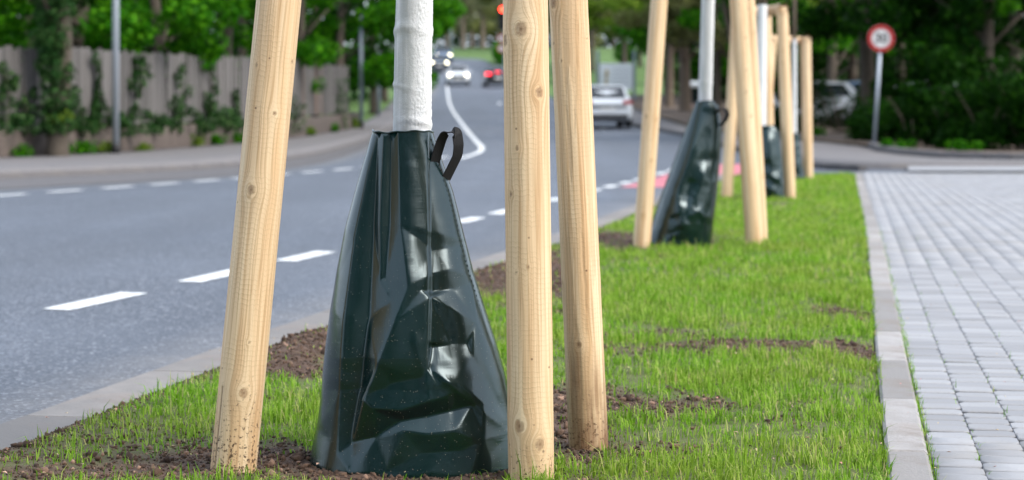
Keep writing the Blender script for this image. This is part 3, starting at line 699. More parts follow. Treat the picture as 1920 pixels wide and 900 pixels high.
# --- nearest tree: three stakes
b1, t1 = lean(437, 886, 4.55, 523, 0); b2, t2 = lean(996, 900, 4.45, 985, 0); b3, t3 = lean(1104, 846, 4.86, 1066, 0)
d1, d2, d3 = .103, .1012, .095
S1 = [dict(base=b1, top=t1, dia=d1, nu=110, nz=420, zsplit=1.2, dirt=.40, stain=.06, crack=(-.042, .0, .26), peel=.12,
           knots=[K(*k, b1, t1, d1) for k in ((472, 357, 10), (458, 735, 10), (481, 125, 4), (546, 111, 4), (516, 211, 5), (441, 340, 5), (468, 640, 3))]),
      dict(base=b2, top=t2, dia=d2, nu=110, nz=420, zsplit=1.2, dirt=.22, peel=.10,
           knots=[K(*k, b2, t2, d2) for k in ((977, 55, 15), (948, 75, 11), (1011, 173, 10), (970, 277, 5), (958, 364, 5), (975, 798, 12), (1012, 832, 12), (990, 500, 3), (968, 510, 3), (951, 507, 3))]),
      dict(base=b3, top=t3, dia=d3, nu=110, nz=420, zsplit=1.2, dirt=.30, peel=.9, stain=.27,
           knots=[K(*k, b3, t3, d3) for k in ((1038, 4, 10), (1053, 113, 3), (1039, 80, 3), (1101, 73, 3), (1085, 645, 7), (1054, 530, 4))])]
support((-.25, 4.75), 'three pale spruce stakes with knots round the nearest tree, crossbars above the picture', S1, 1.0)
# --- second tree
def mk(px0, py0, Y, px1, py1, dia): b, t = lean(px0, py0, Y, px1, py1, 1.93); return dict(base=b, top=t, dia=dia, nu=40, nz=120, dirt=.2, knots=[(random.uniform(-.04, .04), random.uniform(.2, 1.8), .009) for _ in range(6)])
support((1.22, 12.5), 'pale round stakes around the second white trunk, its leaning bag between', [mk(1203, 458, 12.25, 1236, 0, .105), mk(1415, 457, 12.3, 1384, 0, .108), mk(1425, 450, 12.75, 1401, 0, .10)], 21.0)
support((2.49, 20), 'third stake frame with a crossbar at the picture top edge', [mk(1362, 374, 20.0, 1383, 8, .115), mk(1481, 376, 20.0, 1466, 8, .118), mk(1444, 370, 20.6, 1436, 8, .11)], 33.0)
support((3.83, 27), 'farthest stake frame topped by a full crossbar near the speed sign', [mk(1428, 340, 27.0, 1449, 72, .115), mk(1516, 342, 27.0, 1512, 72, .12), mk(1514, 338, 27.7, 1508, 72, .11)], 45.0)

def leaf_cloud(C, Rr, n, L, rg, flat=.0, shell=.55):
    """n rhombic leaves (V, F) through ellipsoids C (k,3), Rr (k,3)"""
    C = np.asarray(C, float); Rr = np.asarray(Rr, float); wgt = Rr.prod(1) ** (2 / 3); k = rg.choice(len(C), n, p=wgt / wgt.sum())
    d = rg.normal(size=(n, 3)); d /= np.linalg.norm(d, axis=1)[:, None]; rad = rg.uniform(0, 1, n) ** (1 / 3 * shell + .05)
    P = C[k] + d * Rr[k] * rad[:, None]
    nn = rg.normal(size=(n, 3)) + d * .6 + [0, 0, .8]; nn /= np.linalg.norm(nn, axis=1)[:, None]
    a = rg.normal(size=(n, 3)); a = np.cross(nn, a); a /= np.linalg.norm(a, axis=1)[:, None]; b = np.cross(nn, a)
    l = L * rg.uniform(.6, 1.3, n)[:, None]; w_ = l * .34
    V = np.stack([P - a * l * .5, P + b * w_ + nn * l * .06, P + a * l * .5 - nn * l * .1, P - b * w_ + nn * l * .06], 1).reshape(-1, 3)
    i = np.arange(n) * 4; return V, np.stack([i, i + 1, i + 2, i + 3], 1)
def white_trunk(axis, radii, nu, nz, rough):
    """axis: list of (x,y,z) centre points bottom to top"""
    A = np.array([tuple(p) for p in axis]); q = np.linspace(0, len(A) - 1, nz); C = np.stack([np.interp(q, range(len(A)), A[:, i]) for i in range(3)], 1); r = np.interp(q, range(len(A)), radii)
    th = np.linspace(0, 2 * PI, nu, endpoint=False); TH, ZI = np.meshgrid(th, np.arange(nz)); zc = C[ZI, 2]
    dirx, diry = np.cos(TH), np.sin(TH); Pn = np.stack([dirx * .045, diry * .045, zc], -1).reshape(-1, 3)
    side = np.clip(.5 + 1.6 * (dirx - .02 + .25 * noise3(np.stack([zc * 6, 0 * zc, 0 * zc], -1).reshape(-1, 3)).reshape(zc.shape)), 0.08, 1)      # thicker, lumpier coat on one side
    lump = np.clip(fbm(Pn * 230, 2) + .5 * fbm(Pn * 70, 1), -.25, 1).reshape(TH.shape)
    rr = r[ZI] * (1 + .03 * noise3(Pn * 14).reshape(TH.shape)) + rough * (lump * side * .0022 + .0005 * fbm(Pn * [60, 60, 400], 2).reshape(TH.shape))
    if rough:
        for zc0, h, w_ in ((.885, .0030, .006), (.80, .0026, .008), (1.02, .004, .012)):     # old leaf-scar rings
            off = zc0 + .006 * np.sin(TH * 2 + zc0 * 30); rr = rr + h * np.exp(-((zc - off) / w_) ** 2) * (.5 + .5 * np.sin(TH * 1.3 + zc0 * 40))
    V = np.stack([C[ZI, 0] + rr * dirx, C[ZI, 1] + rr * diry, zc], -1).reshape(-1, 3)
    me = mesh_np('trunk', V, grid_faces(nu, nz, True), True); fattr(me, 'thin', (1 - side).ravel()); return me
def young_tree(X, Y, r0, label, lean_=(0, 0), ztop=2.0, nu=48, nz=120, rough=1.0, crown_z=3.6, seed=0):
    z0 = float(zg(Y)); root = empty('young_tree', (X, Y, z0)); tag(root, label, 'tree', 'young street trees on the verge'); rg = np.random.default_rng(100 + seed)
    ax = [(lean_[0] * z / 1.0, lean_[1] * z, z) for z in np.linspace(-.05, ztop, 9)]
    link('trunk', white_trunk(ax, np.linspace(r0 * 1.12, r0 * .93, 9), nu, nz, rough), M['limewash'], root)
    e = Vector(ax[-1]); m = MB(); m.tube([e - Vector((0, 0, .02)), e + Vector((0, 0, .7)), e + Vector((.03, 0, 1.6)), e + Vector((.05, .02, 2.6))], [r0 * .9, r0 * .75, r0 * .45, .01], 12)
    for k in range(7):
        a = k * 2.4; h = .75 + k * .22; p = e + Vector((0, 0, h)); q = p + Vector((math.cos(a), math.sin(a), .7)) * (1.0 - k * .07); m.tube([p, (p + q) / 2 + Vector((0, 0, .06)), q], [.018, .012, .005], 6)
    m.build('upper_trunk', M['bark_light'], root, True)
    C = rg.normal(0, .42, (14, 3)) * [1, 1, 1.1] + [e.x, e.y, crown_z]; V, F = leaf_cloud(C, np.full((14, 3), .38), 1500, .075, rg)
    link('crown', mesh_np('crown', V, F), M['leaf_lime'], root); return root
young_tree(-.253, 4.75, .0455, 'nearest thick young trunk painted rough white rising from the big green bag', (.018, 0), 1.35, 200, 520, 1.0, 4.0, 1)
young_tree(1.185, 12.5, .042, 'second white painted trunk, above the leaning bag', (.03, 0), 2.0, 48, 160, .8, 4.0, 2)
young_tree(2.49, 20, .052, 'third white trunk with bluish side, below the first crossbar', (.012, 0), 1.95, 36, 80, .8, 4.1, 3)
young_tree(3.83, 27, .031, 'thin farthest young trunk, white below and grey above the crossbar', (-.0, 0), 1.9, 24, 60, .5, 3.55, 4)

# --- watering bags
def bag_mesh(Yc, rows, folds, nu, nv, seed, ox, step=None, flat=.82, crumple=.004, blur=3, tin=None):
    """rows: (photo y, left x, right x, half depth) down the bag at its own distance; folds: crease lists"""
    rows = np.array(rows, float); py = np.linspace(rows[0, 0], rows[-1, 0], nv); xl = np.interp(py, rows[:, 0], rows[:, 1]); xr = np.interp(py, rows[:, 0], rows[:, 2]); b = np.interp(py, rows[:, 0], rows[:, 3])
    for arr in (xl, xr, b):
        for _ in range(max(2, nv // 40)): arr[1:-1] = (arr[:-2] + 2 * arr[1:-1] + arr[2:]) / 4
    th = np.linspace(0, 2 * PI, nu, endpoint=False); TH, I = np.meshgrid(th, np.arange(nv))
    z = CAMH - (py[I] - HORY) / FP * Yc; xc = (xl + xr)[I] / 2; a = (xr - xl)[I] / 2
    u_ = -np.cos(TH); sn = np.sin(TH); X = (xc + a * u_ - 960) / FP * Yc; dep = np.sign(sn) * np.abs(sn) ** flat * b[I]; Yv = Yc - dep
    PX = 960 + FP * X / Yv; PY = HORY + FP * (CAMH - z) / Yv
    D = np.zeros_like(X)
    for f in folds: D = D + crease(PX, PY, *f)
    if tin is not None: D = D + tin(PX, PY)
    for _ in range(blur):
        D = (np.roll(D, 1, 1) + 2 * D + np.roll(D, -1, 1)) / 4; D[1:-1] = (D[:-2] + 2 * D[1:-1] + D[2:]) / 4
    if step is not None: D = D + step(PX, PY)
    Pn = np.stack([X * 9, z * 6, dep * 6 + seed], -1).reshape(-1, 3)
    D = D + crumple * (1 - np.abs(fbm(Pn, 3)) * 3).reshape(X.shape) * np.clip((py[I] - py[0]) / (py[-1] - py[0]) * 1.4, 0.1, 1)
    fade = np.clip(sn, 0, 1) ** .6; D = D * np.where(sn > 0, fade, 0) 
    Yv = Yv - D; X = X + D * u_ * .35
    z = z + np.clip(1 - I / (nv * .06), 0, 1) * .0022 * np.sin(TH * 3 + seed) * (1 + np.sin(TH * 7 + 1))
    V = np.stack([X - ox[0], Yv - ox[1], z - ox[2]], -1).reshape(-1, 3)
    rim = np.stack([X[0] - (X[0] - X[0].mean()) * .07 - ox[0], Yv[0] - (Yv[0] - Yc) * .09 - ox[1], z[0] - .05 - ox[2]], -1)
    F = grid_faces(nu, nv, True)[:, ::-1]; n0 = len(V); k = np.arange(nu); Fr = np.stack([k, (k + 1) % nu, n0 + (k + 1) % nu, n0 + k], 1)
    V = np.concatenate([V, rim]); me = mesh_np('bag_body', V, [F, Fr], True)
    fattr(me, 'warp', np.concatenate([(TH * .16).ravel(), (th * .16)])); fattr(me, 'weft', np.concatenate([z.ravel(), z[0] - .05]))
    hgt = (py[I] - py[0]) / (py[-1] - py[0]); fattr(me, 'dust', np.concatenate([np.clip(.08 + 1.05 * hgt, 0, 1).ravel(), np.zeros(nu)]))
    top = V[:nu]
    return me, top
def hem(top, rad, mat, parent):
    m = MB(); P = [tuple(p) for p in top[::max(1, len(top) // 72)]]; m.tube(P + [P[0]], rad, 6, False); return m.build('hem', mat, parent, True)
def ribbon(pts, wdir, wd, th):
    """webbing strap: flat band with thickness along pts; wdir: width direction for each point"""
    P = [Vector(p) for p in pts]; m = MB(); V = []
    for i, p in enumerate(P):
        t = (P[min(i + 1, len(P) - 1)] - P[max(i - 1, 0)]).normalized(); w_ = Vector(wdir[i]); w_ = (w_ - t * w_.dot(t)).normalized(); n = t.cross(w_)
        V += [p - w_ * wd / 2 - n * th / 2, p + w_ * wd / 2 - n * th / 2, p + w_ * wd / 2 + n * th / 2, p - w_ * wd / 2 + n * th / 2]
    F = [(i * 4 + k, i * 4 + (k + 1) % 4, i * 4 + 4 + (k + 1) % 4, i * 4 + 4 + k) for i in range(len(P) - 1) for k in range(4)] + [(3, 2, 1, 0), tuple(len(V) - 4 + k for k in range(4))]
    return m.add(V, F)
def resample(pts, n):
    P = np.array([tuple(p) for p in pts]); q = np.linspace(0, len(P) - 1, n); out = np.stack([np.interp(q, range(len(P)), P[:, i]) for i in range(P.shape[1])], 1)
    for _ in range(2): out[1:-1] = (out[:-2] + 2 * out[1:-1] + out[2:]) / 4
    return [Vector(p) for p in out]
YB = 4.70
rows1 = [(247, 700, 812, .060), (256, 697, 814, .062), (300, 684, 829, .075), (360, 667, 850, .095), (430, 649, 868, .12), (510, 633, 888, .15), (580, 621, 910, .172), (640, 613, 930, .185), (700, 606, 947, .198), (750, 602, 958, .206), (800, 595, 970, .214), (850, 584, 985, .222), (884, 576, 996, .228)]
def seam_x(y): return np.interp(y, [240, 560, 690, 760], [802, 806, 803, 838])
from mathutils.geometry import delaunay_2d_cdt
def facets(net):
    """flat facets between crease points: chains of (x, y, relief) joined by crease lines"""
    P = []; E = []; idx = {}
    for ch in net:
        prev = None
        for p in ch:
            k = (p[0], p[1])
            if k not in idx: idx[k] = len(P); P.append(p)
            if prev is not None: E.append((prev, idx[k]))
            prev = idx[k]
    vs_, es_, fs_, ov, _, _ = delaunay_2d_cdt([Vector(p[:2]) for p in P], E, [], 0, 1e-4)
    A = np.array([v[:] for v in vs_]); O = np.array([p[:2] for p in P], float); rel = np.array([p[2] for p in P]); D = []
    for a in A:
        d = np.hypot(*(O - a).T); i = np.argsort(d)[:2]; w_ = 1 / (d[i] + 1e-6) ** 2; D.append(float((rel[i] * w_).sum() / w_.sum()))
    D = np.array(D)
    def f(px, py):
        out = np.zeros(px.shape)
        for t in fs_:
            (x0, y0), (x1, y1), (x2, y2) = A[t[0]], A[t[1]], A[t[2]]; den = (y1 - y2) * (x0 - x2) + (x2 - x1) * (y0 - y2)
            if abs(den) < 1e-9: continue
            l0 = ((y1 - y2) * (px - x2) + (x2 - x1) * (py - y2)) / den; l1 = ((y2 - y0) * (px - x2) + (x0 - x2) * (py - y2)) / den; l2 = 1 - l0 - l1
            m = (l0 >= -1e-6) & (l1 >= -1e-6) & (l2 >= -1e-6); out = np.where(m, l0 * D[t[0]] + l1 * D[t[1]] + l2 * D[t[2]], out)
        return out
    return lambda x, y: 1.2 * f(x, y)
NET1 = [[(520, 220, 0), (1060, 220, 0), (1060, 930, 0), (520, 930, 0), (520, 220, 0)],
    [(697, 250, 0), (690, 330, .006), (668, 450, .012), (650, 600, .016), (640, 740, .012), (634, 850, .004)],          # crown of the long left bulge
    [(710, 250, -.004), (700, 420, -.012), (690, 600, -.016), (672, 740, -.014), (656, 832, -.012)],                    # valley right of it, ends in a point
    [(722, 248, .004), (714, 420, .002), (713, 525, -.006)], [(734, 248, -.005), (730, 420, -.008), (722, 520, -.010)], [(748, 248, .004), (752, 420, .006), (768, 532, .014)],
    [(768, 532, .014), (742, 600, .018), (712, 680, .019), (683, 746, .016)], [(768, 532, .014), (788, 543, .008), (806, 556, .010)],
    [(713, 525, -.006), (735, 560, .003), (768, 532, .014)],
    [(683, 746, .016), (700, 764, .015), (752, 768, .011), (800, 752, .012), (836, 742, .010)],
    [(683, 746, .016), (735, 718, .006), (790, 706, .003), (806, 694, .006)],
    [(752, 790, -.003), (800, 782, -.006), (852, 770, -.007), (884, 760, .002)], [(752, 790, -.003), (758, 806, .008), (800, 812, .010), (850, 806, .012), (905, 822, .012), (950, 812, .008)],
    [(800, 812, .010), (790, 850, .002), (800, 884, .006)], [(850, 806, .012), (866, 845, .004), (880, 890, .006)], [(700, 764, .015), (705, 820, -.002), (725, 885, .002)],
    [(806, 556, .010), (803, 640, .007), (800, 690, .004), (812, 722, .010), (836, 742, .010)], [(812, 722, .010), (846, 722, .012), (852, 735, .008), (836, 742, .010)],
    [(812, 470, -.005), (850, 464, -.005), (876, 450, .0)], [(810, 512, .004), (845, 505, .006), (884, 494, .004)], [(812, 548, -.003), (850, 543, -.004), (876, 535, -.001)],
    [(808, 650, -.004), (846, 646, -.005), (876, 644, -.002)], [(806, 680, .005), (848, 674, .006), (884, 668, .007), (891, 602, .010), (886, 520, .004), (884, 494, .004)],
    [(891, 602, .010), (920, 660, .014), (945, 712, .012), (965, 790, .010)], [(884, 668, .007), (912, 712, .006), (950, 790, .008)], [(806, 680, .005), (850, 712, .013), (905, 755, .014), (950, 790, .008)], [(846, 722, .012), (884, 760, .002)],
    [(620, 560, 0), (608, 700, 0), (598, 800, .003), (590, 880, .002)], [(656, 832, -.012), (660, 885, .004)], [(938, 830, .006), (955, 890, .0)]]
tin1 = facets(NET1)
def step1(px, py):
    s_ = 1 / (1 + np.exp((px - seam_x(py)) / 1.3)); up = np.clip((730 - py) / 60, 0, 1)
    d = .0085 * s_ * up
    return d
folds1 = [([(806, 690), (846, 722)], .004, 6, 6, 1.2), ([(776, 610), (790, 680), (804, 742)], .005, 14, 8, 1.3), ([(815, 690), (880, 750), (948, 806)], .004, 8, 8, 1.2), ([(700, 600), (690, 680)], .003, 10, 10, 1.3),
          ([(640, 300), (632, 700)], .004, 18, 18, 1.8), ([(840, 560), (846, 650)], -.003, 16, 16, 1.6), ([(900, 660), (940, 760)], .003, 8, 8), ([(812, 300), (846, 420)], -.004, 14, 14, 1.5), ([(766, 260), (772, 500)], .003, 18, 14, 1.7), ([(660, 560), (652, 700)], .003, 16, 12, 1.6)]
O1 = Vector((-.255, YB, 0.0)); bag = empty('watering_bag', O1)
tag(bag, 'large glossy dark green watering bag wrapped round the nearest white trunk', 'watering bag', 'watering bags round the young trees')
me, top = bag_mesh(YB, rows1, folds1, 640, 560, 1.0, O1, step1, crumple=.0010, blur=7, tin=tin1); link('bag_body', me, M['bag'], bag); hem(top, .0022, M['bag'], bag)
# handle: a folded webbing loop standing off the right shoulder
hp = resample([at(812, 320, 4.655), at(819, 290, 4.65), at(828, 262, 4.645), at(835, 249, 4.64), at(850, 247, 4.64), at(857, 250, 4.645), at(860, 272, 4.65), at(858, 292, 4.66), at(848, 312, 4.665), at(836, 336, 4.67)], 60)
wd_ = [Vector((.74, .67, .12))] * 60
ribbon(hp, wd_, .030, .0022).build('handle', M['strap'], bag).location = -O1
m = MB()
for k, q in enumerate(np.linspace(0, 1, 46)):
    py_ = 262 + q * 425; pxr = np.interp(py_, [r_[0] for r_ in rows1], [r_[2] for r_ in rows1]) - np.interp(q, [0, 1], [7, 9]); hd = np.interp(py_, [r_[0] for r_ in rows1], [r_[3] for r_ in rows1])
    a_ = np.interp(py_, [r_[0] for r_ in rows1], [(r_[2] - r_[1]) / 2 for r_ in rows1]); uu = 1 - 8.0 / a_; dpt = (1 - uu * uu) ** (.41) * hd
    m.box(at(pxr, py_, YB - dpt - .001) - O1, (.0012, .0012, .005))
m.build('stitching', M['strap'], bag)
# second bag: slumped to the left
YB2 = 12.45; O2 = Vector((1.2, YB2, float(zg(YB2)))); bag2 = empty('watering_bag', O2)
tag(bag2, 'dark green watering bag slumped leftwards on the second white trunk', 'watering bag', 'watering bags round the young trees')
rows2 = [(190, 1306, 1338, .05), (200, 1302, 1348, .06), (240, 1287, 1353, .09), (300, 1264, 1350, .13), (370, 1238, 1343, .17), (420, 1222, 1337, .19), (468, 1205, 1332, .20)]
folds2 = [([(1318, 200), (1296, 290), (1270, 365), (1280, 420), (1268, 452)], .05, 16, 34, 1.3), ([(1308, 300), (1330, 300), (1348, 295)], -.014, 12, 10, 1.4), ([(1325, 305), (1312, 350), (1290, 400)], .016, 12, 14, 1.3),
          ([(1295, 330), (1285, 390)], -.02, 10, 10), ([(1285, 408), (1310, 395), (1332, 415)], .022, 10, 14, 1.3), ([(1262, 400), (1275, 440)], -.02, 14, 12), ([(1335, 330), (1330, 390)], .010, 10, 10)]
me, top = bag_mesh(YB2, rows2, folds2, 220, 200, 2.0, O2, None, crumple=.003, blur=4); link('bag_body', me, M['bag'], bag2); hem(top, .003, M['bag'], bag2)
hp = resample([at(1342, 212, 12.38), at(1350, 203, 12.38), at(1361, 205, 12.38), at(1365, 214, 12.38), at(1360, 226, 12.38), at(1350, 236, 12.38)], 20)
ribbon(hp, [Vector((.75, .66, .1))] * 20, .034, .004).build('handle', M['strap'], bag2).location = -O2
YB3 = 19.9; O3 = Vector((2.55, YB3, float(zg(YB3)))); bag3 = empty('watering_bag', O3)
tag(bag3, 'narrow crumpled dark green watering bag on the third white trunk', 'watering bag', 'watering bags round the young trees')
rows3 = [(236, 1419, 1452, .06), (245, 1417, 1460, .07), (290, 1420, 1466, .11), (340, 1424, 1470, .14), (380, 1424, 1472, .16)]
folds3 = [([(1440, 240), (1445, 300), (1450, 340)], .04, 8, 14, 1.1), ([(1432, 300), (1455, 330)], -.03, 8, 8), ([(1450, 340), (1462, 330)], .03, 7, 7), ([(1430, 345), (1455, 360)], .03, 6, 8)]
me, top = bag_mesh(YB3, rows3, folds3, 140, 120, 3.0, O3, None, crumple=.008); link('bag_body', me, M['bag'], bag3); hem(top, .003, M['bag'], bag3)
YB4 = 26.9; O4 = Vector((3.85, YB4, float(zg(YB4)))); bag4 = empty('watering_bag', O4)
tag(bag4, 'low dark bag foot just showing beside the third stake frame', 'watering bag', 'watering bags round the young trees')
me, top = bag_mesh(YB4, [(250, 1482, 1498, .05), (290, 1478, 1502, .09), (318, 1476, 1506, .13), (345, 1474, 1510, .15)], [([(1490, 260), (1495, 330)], .03, 6, 8)], 90, 70, 4.0, O4, None, crumple=.02); link('bag_body', me, M['bag'], bag4); hem(top, .003, M['bag'], bag4)

# ================================================================== FENCE, WALL, LAMPS ON THE LEFT
def fence_pt(px):
    """the wall line seen at photo column px -> (X, Y) and its direction"""
    Y = np.arange(29.5, 110, .05); d = XW(Y) - (px - 960) / FP * Y; i = int(np.argmin(np.abs(d))); y = float(Y[i])
    t = Vector((float(XW(y + .5) - XW(y - .5)), 1.0)).normalized(); return Vector((float(XW(y)), y)), t
def along_wall(y0, y1, step):
    pts = []; y = y0
    while y < y1:
        x = float(XW(y)); t = Vector((float(XW(y + .3)) - float(XW(y - .3)), .6)).normalized(); pts.append((Vector((x, y)), t)); y += step * t.y
    return pts
wroot = empty('garden_wall', (float(XW(40)), 40, float(zg(40)))); tag(wroot, 'low weathered concrete wall under the plank fence', 'wall')
Ys = np.arange(30, 69, .4); prof = [(.0, -.1), (.0, .50), (-.03, .54), (-.24, .54), (-.26, .5), (-.26, -.1)]
V = []
for y in Ys:
    x = float(XW(y)); t = Vector((float(XW(y + .3)) - float(XW(y - .3)), .6)).normalized(); n_ = Vector((t.y, -t.x)); z = float(zg(y))
    for (a, h) in prof: V.append((x + n_.x * a - wroot.location.x, y + n_.y * a - 40, z + h + (.02 * math.sin(y * 1.7) + .015 * math.sin(y * 5.1) if h > .3 else 0) - wroot.location.z))
link('wall_body', mesh_np('wall_body', V, grid_faces(6, len(Ys))), M['wall'], wroot)
froot = empty('plank_fence', (float(XW(40)) - .12, 40, float(zg(40)) + .54)); tag(froot, 'weathered grey vertical plank fence standing on the low wall', 'fence'); FO = froot.location.copy()
pl = MB(); pl.box((0, 0, .765), (.142, .022, 1.53)); plm = pl.mesh('plank'); plm.materials.append(M['plank'])
for i, (p, t) in enumerate(along_wall(33.4, 66.5, .15)):
    n_ = Vector((t.y, -t.x)); q = p - n_ * (.13 + (.024 if i % 2 else 0) + random.uniform(0, .012)); o = link('plank', plm, None, froot)
    o.location = (q.x - FO.x, q.y - FO.y, float(zg(q.y)) + .605 + random.uniform(-.012, .012) - FO.z); o.rotation_euler = (random.gauss(0, .008), random.gauss(0, .006), math.atan2(t.y, t.x)); o.scale = (1, 1, random.uniform(.965, 1.03) * (1.0 if p.y < 58 else .97))
for h in (.9, 1.75):
    P = [(p.x - (t.y) * .19 - FO.x, p.y + t.x * .19 - FO.y, float(zg(p.y)) + h - FO.z) for p, t in along_wall(33.4, 66.5, 1.5)]
    m = MB(); m.tube(P, .04, 4); m.build('rail', M['plank'], froot)
for i, (p, t) in enumerate(along_wall(33.5, 66.5, 2.4)):
    m = MB(); m.box((p.x - t.y * .26 - FO.x, p.y + t.x * .26 - FO.y, float(zg(p.y)) + 1.3 - FO.z), (.09, .09, 1.6)); m.build('post', M['plank'], froot)

def lamp_post(px, py, Y, dia, hgt, label, mat='galv', sleeve=0.0, head=True, name='street_lamp', cat='lamp post'):
    z = float(zg(Y)) + .05; X = (px - 960) / FP * Y; root = empty(name, (X, Y, z)); tag(root, label, cat)
    m = MB(); m.tube([(0, 0, -.05), (0, 0, hgt * .5), (0, 0, hgt)], [dia / 2, dia / 2 * .95, dia / 2 * .8], 16); m.build('pole', M[mat], root, True)
    if sleeve: m = MB(); m.tube([(0, 0, -.02), (0, 0, sleeve - .02), (0, 0, sleeve)], [dia * .62, dia * .62, dia * .52], 16); o = m.build('base_sleeve', M['dark'], root, True); o['label'] = 'black sleeve round the foot of the pole'
    if head:
        m = MB(); m.tube([(0, 0, hgt - .05), (.1, 0, hgt + .12), (.55, 0, hgt + .2)], [dia * .3, dia * .28, dia * .25], 10); m.box((.75, 0, hgt + .2), (.55, .2, .09)); m.build('lamp_head', M['postgrey'], root)
    else:
        m = MB(); m.tube([(0, 0, hgt), (0, 0, hgt + .03), (0, 0, hgt + .045)], [dia * .45, dia * .42, dia * .2], 16); m.build('pole_cap', M['dark'], root)
    return root
lamp_post(217, 292, 40.2, .145, 6.5, 'light grey lamp post with black foot in front of plank fence', 'galv', .2)
lamp_post(677, 243, 66.3, .14, 3.75, 'slim grey pole with black foot by the end of the plank fence', 'postgrey', .25, False, 'metal_pole', 'pole')
lamp_post(710, 218, 83.3, .15, 2.9, 'short grey pole left of the nearest white trunk, without black foot', 'postgrey', 0, False, 'metal_pole', 'pole')
lamp_post(845, 97, 228, .34, 9.0, 'distant grey lamp post on the grass above the road bend', 'postgrey', 0, True)
# little white plate near the third pole
r_ = empty('marker_post', (-5.05, 86, float(zg(86)))); tag(r_, 'low post with small pale plate in the grass beside the grey poles', 'marker')
m = MB(); m.tube([(0, 0, 0), (0, 0, 1.45)], .02, 8); m.build('pole', M['postgrey'], r_); m = MB(); m.box((0, -.03, 1.3), (.22, .012, .3)); m.build('plate', M['plate_white'], r_)

# ================================================================== VEGETATION
def join_leaves(parts):
    V = []; F = []; n = 0
    for v, f in parts: V.append(v); F.append(f + n); n += len(v)
    return np.concatenate(V), np.concatenate(F)
def plant_mass(name, loc, parts_spec, mat, seed, label, cat, group=None, stem=None):
    rg = np.random.default_rng(seed); root = empty(name, loc); tag(root, label, cat, group)
    V, F = join_leaves([leaf_cloud(C, Rr, n, L, rg) for (C, Rr, n, L) in parts_spec]); link('foliage', mesh_np('foliage', V, F), M[mat], root)
    if stem: stem(root, rg)
    return root
def tree(X, Y, label, mat, seed, Ht=9., cr=3.0, cb=1.6, n=9000, L=.2, tr=.16, name='tree', group=None, bark='bark', up=True, lean_=0.0, cat='tree', dz=0.0):
    """tapered trunk, limbs that reach into leafy clumps, crown of separate leaves with gaps"""
    rg = np.random.default_rng(seed); z0 = float(zg(Y)) + dz; root = empty(name, (X, Y, z0)); tag(root, label, cat, group)
    nb = 26; C = []; Rr = []
    for k in range(nb):
        h = rg.uniform(0, 1) ** .9; z = cb + (Ht - cb) * h * .92; wd = cr * (1 - .62 * abs(h - .38) ** 1.3); a = rg.uniform(0, 2 * PI); q = wd * math.sqrt(rg.uniform(.05, 1)); s = rg.uniform(.45, .95) * cr * .36
        C.append((q * math.cos(a) + lean_ * z, q * math.sin(a), z + s * .3)); Rr.append((s * 1.15, s * 1.15, s * .72))
    C = np.array(C); Rr = np.array(Rr)
    V, F = leaf_cloud(C, Rr, n, L, rg, shell=.8); link('crown', mesh_np('crown', V, F), M[mat], root)
    m = MB(); top = Ht * .8; m.tube([(0, 0, -.25), (0, 0, .1), (lean_ * top * .3 + rg.normal(0, .08), rg.normal(0, .08), top * .33), (lean_ * top * .65 + rg.normal(0, .15), rg.normal(0, .15), top * .66), (lean_ * top, 0, top)], [tr * 1.4, tr * 1.08, tr * .9, tr * .6, .02], 12)
    for k in range(0, nb, 2):
        c = Vector(C[k]); zb = max(cb * .6, c.z * .62); p = Vector((lean_ * zb, 0, zb)); m.tube([p, (p + c) / 2 + Vector((0, 0, .15)), c], [tr * .32, tr * .2, .012], 6)
    m.build('trunk', M[bark], root, True); return root
GL = 'trees and bushes behind the plank fence'
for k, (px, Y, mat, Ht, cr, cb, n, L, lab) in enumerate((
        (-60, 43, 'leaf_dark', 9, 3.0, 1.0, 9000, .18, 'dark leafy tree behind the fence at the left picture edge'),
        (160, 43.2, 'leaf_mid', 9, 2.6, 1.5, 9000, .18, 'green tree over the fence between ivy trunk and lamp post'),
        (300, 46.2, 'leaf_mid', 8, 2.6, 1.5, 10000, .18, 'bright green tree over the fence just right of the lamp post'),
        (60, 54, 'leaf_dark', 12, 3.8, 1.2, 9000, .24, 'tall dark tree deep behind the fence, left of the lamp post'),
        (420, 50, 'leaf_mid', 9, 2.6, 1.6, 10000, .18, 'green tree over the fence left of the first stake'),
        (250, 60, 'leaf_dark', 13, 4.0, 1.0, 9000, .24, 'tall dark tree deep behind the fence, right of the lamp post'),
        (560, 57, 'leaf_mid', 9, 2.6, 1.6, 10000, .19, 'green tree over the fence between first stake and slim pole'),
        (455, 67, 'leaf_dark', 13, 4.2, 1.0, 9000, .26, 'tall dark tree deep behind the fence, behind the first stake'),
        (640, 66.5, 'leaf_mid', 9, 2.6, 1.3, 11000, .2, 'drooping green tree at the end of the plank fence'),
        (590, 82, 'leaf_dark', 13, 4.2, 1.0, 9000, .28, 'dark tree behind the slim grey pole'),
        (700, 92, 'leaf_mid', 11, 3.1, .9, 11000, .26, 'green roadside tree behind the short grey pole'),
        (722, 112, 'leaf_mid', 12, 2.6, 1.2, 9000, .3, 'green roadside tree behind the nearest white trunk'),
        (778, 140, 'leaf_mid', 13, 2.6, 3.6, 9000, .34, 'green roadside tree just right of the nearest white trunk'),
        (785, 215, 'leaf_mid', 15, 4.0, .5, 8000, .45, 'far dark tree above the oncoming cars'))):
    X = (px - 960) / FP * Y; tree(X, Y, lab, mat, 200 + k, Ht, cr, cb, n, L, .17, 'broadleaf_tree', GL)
GF = 'spring trees beyond the road bend'
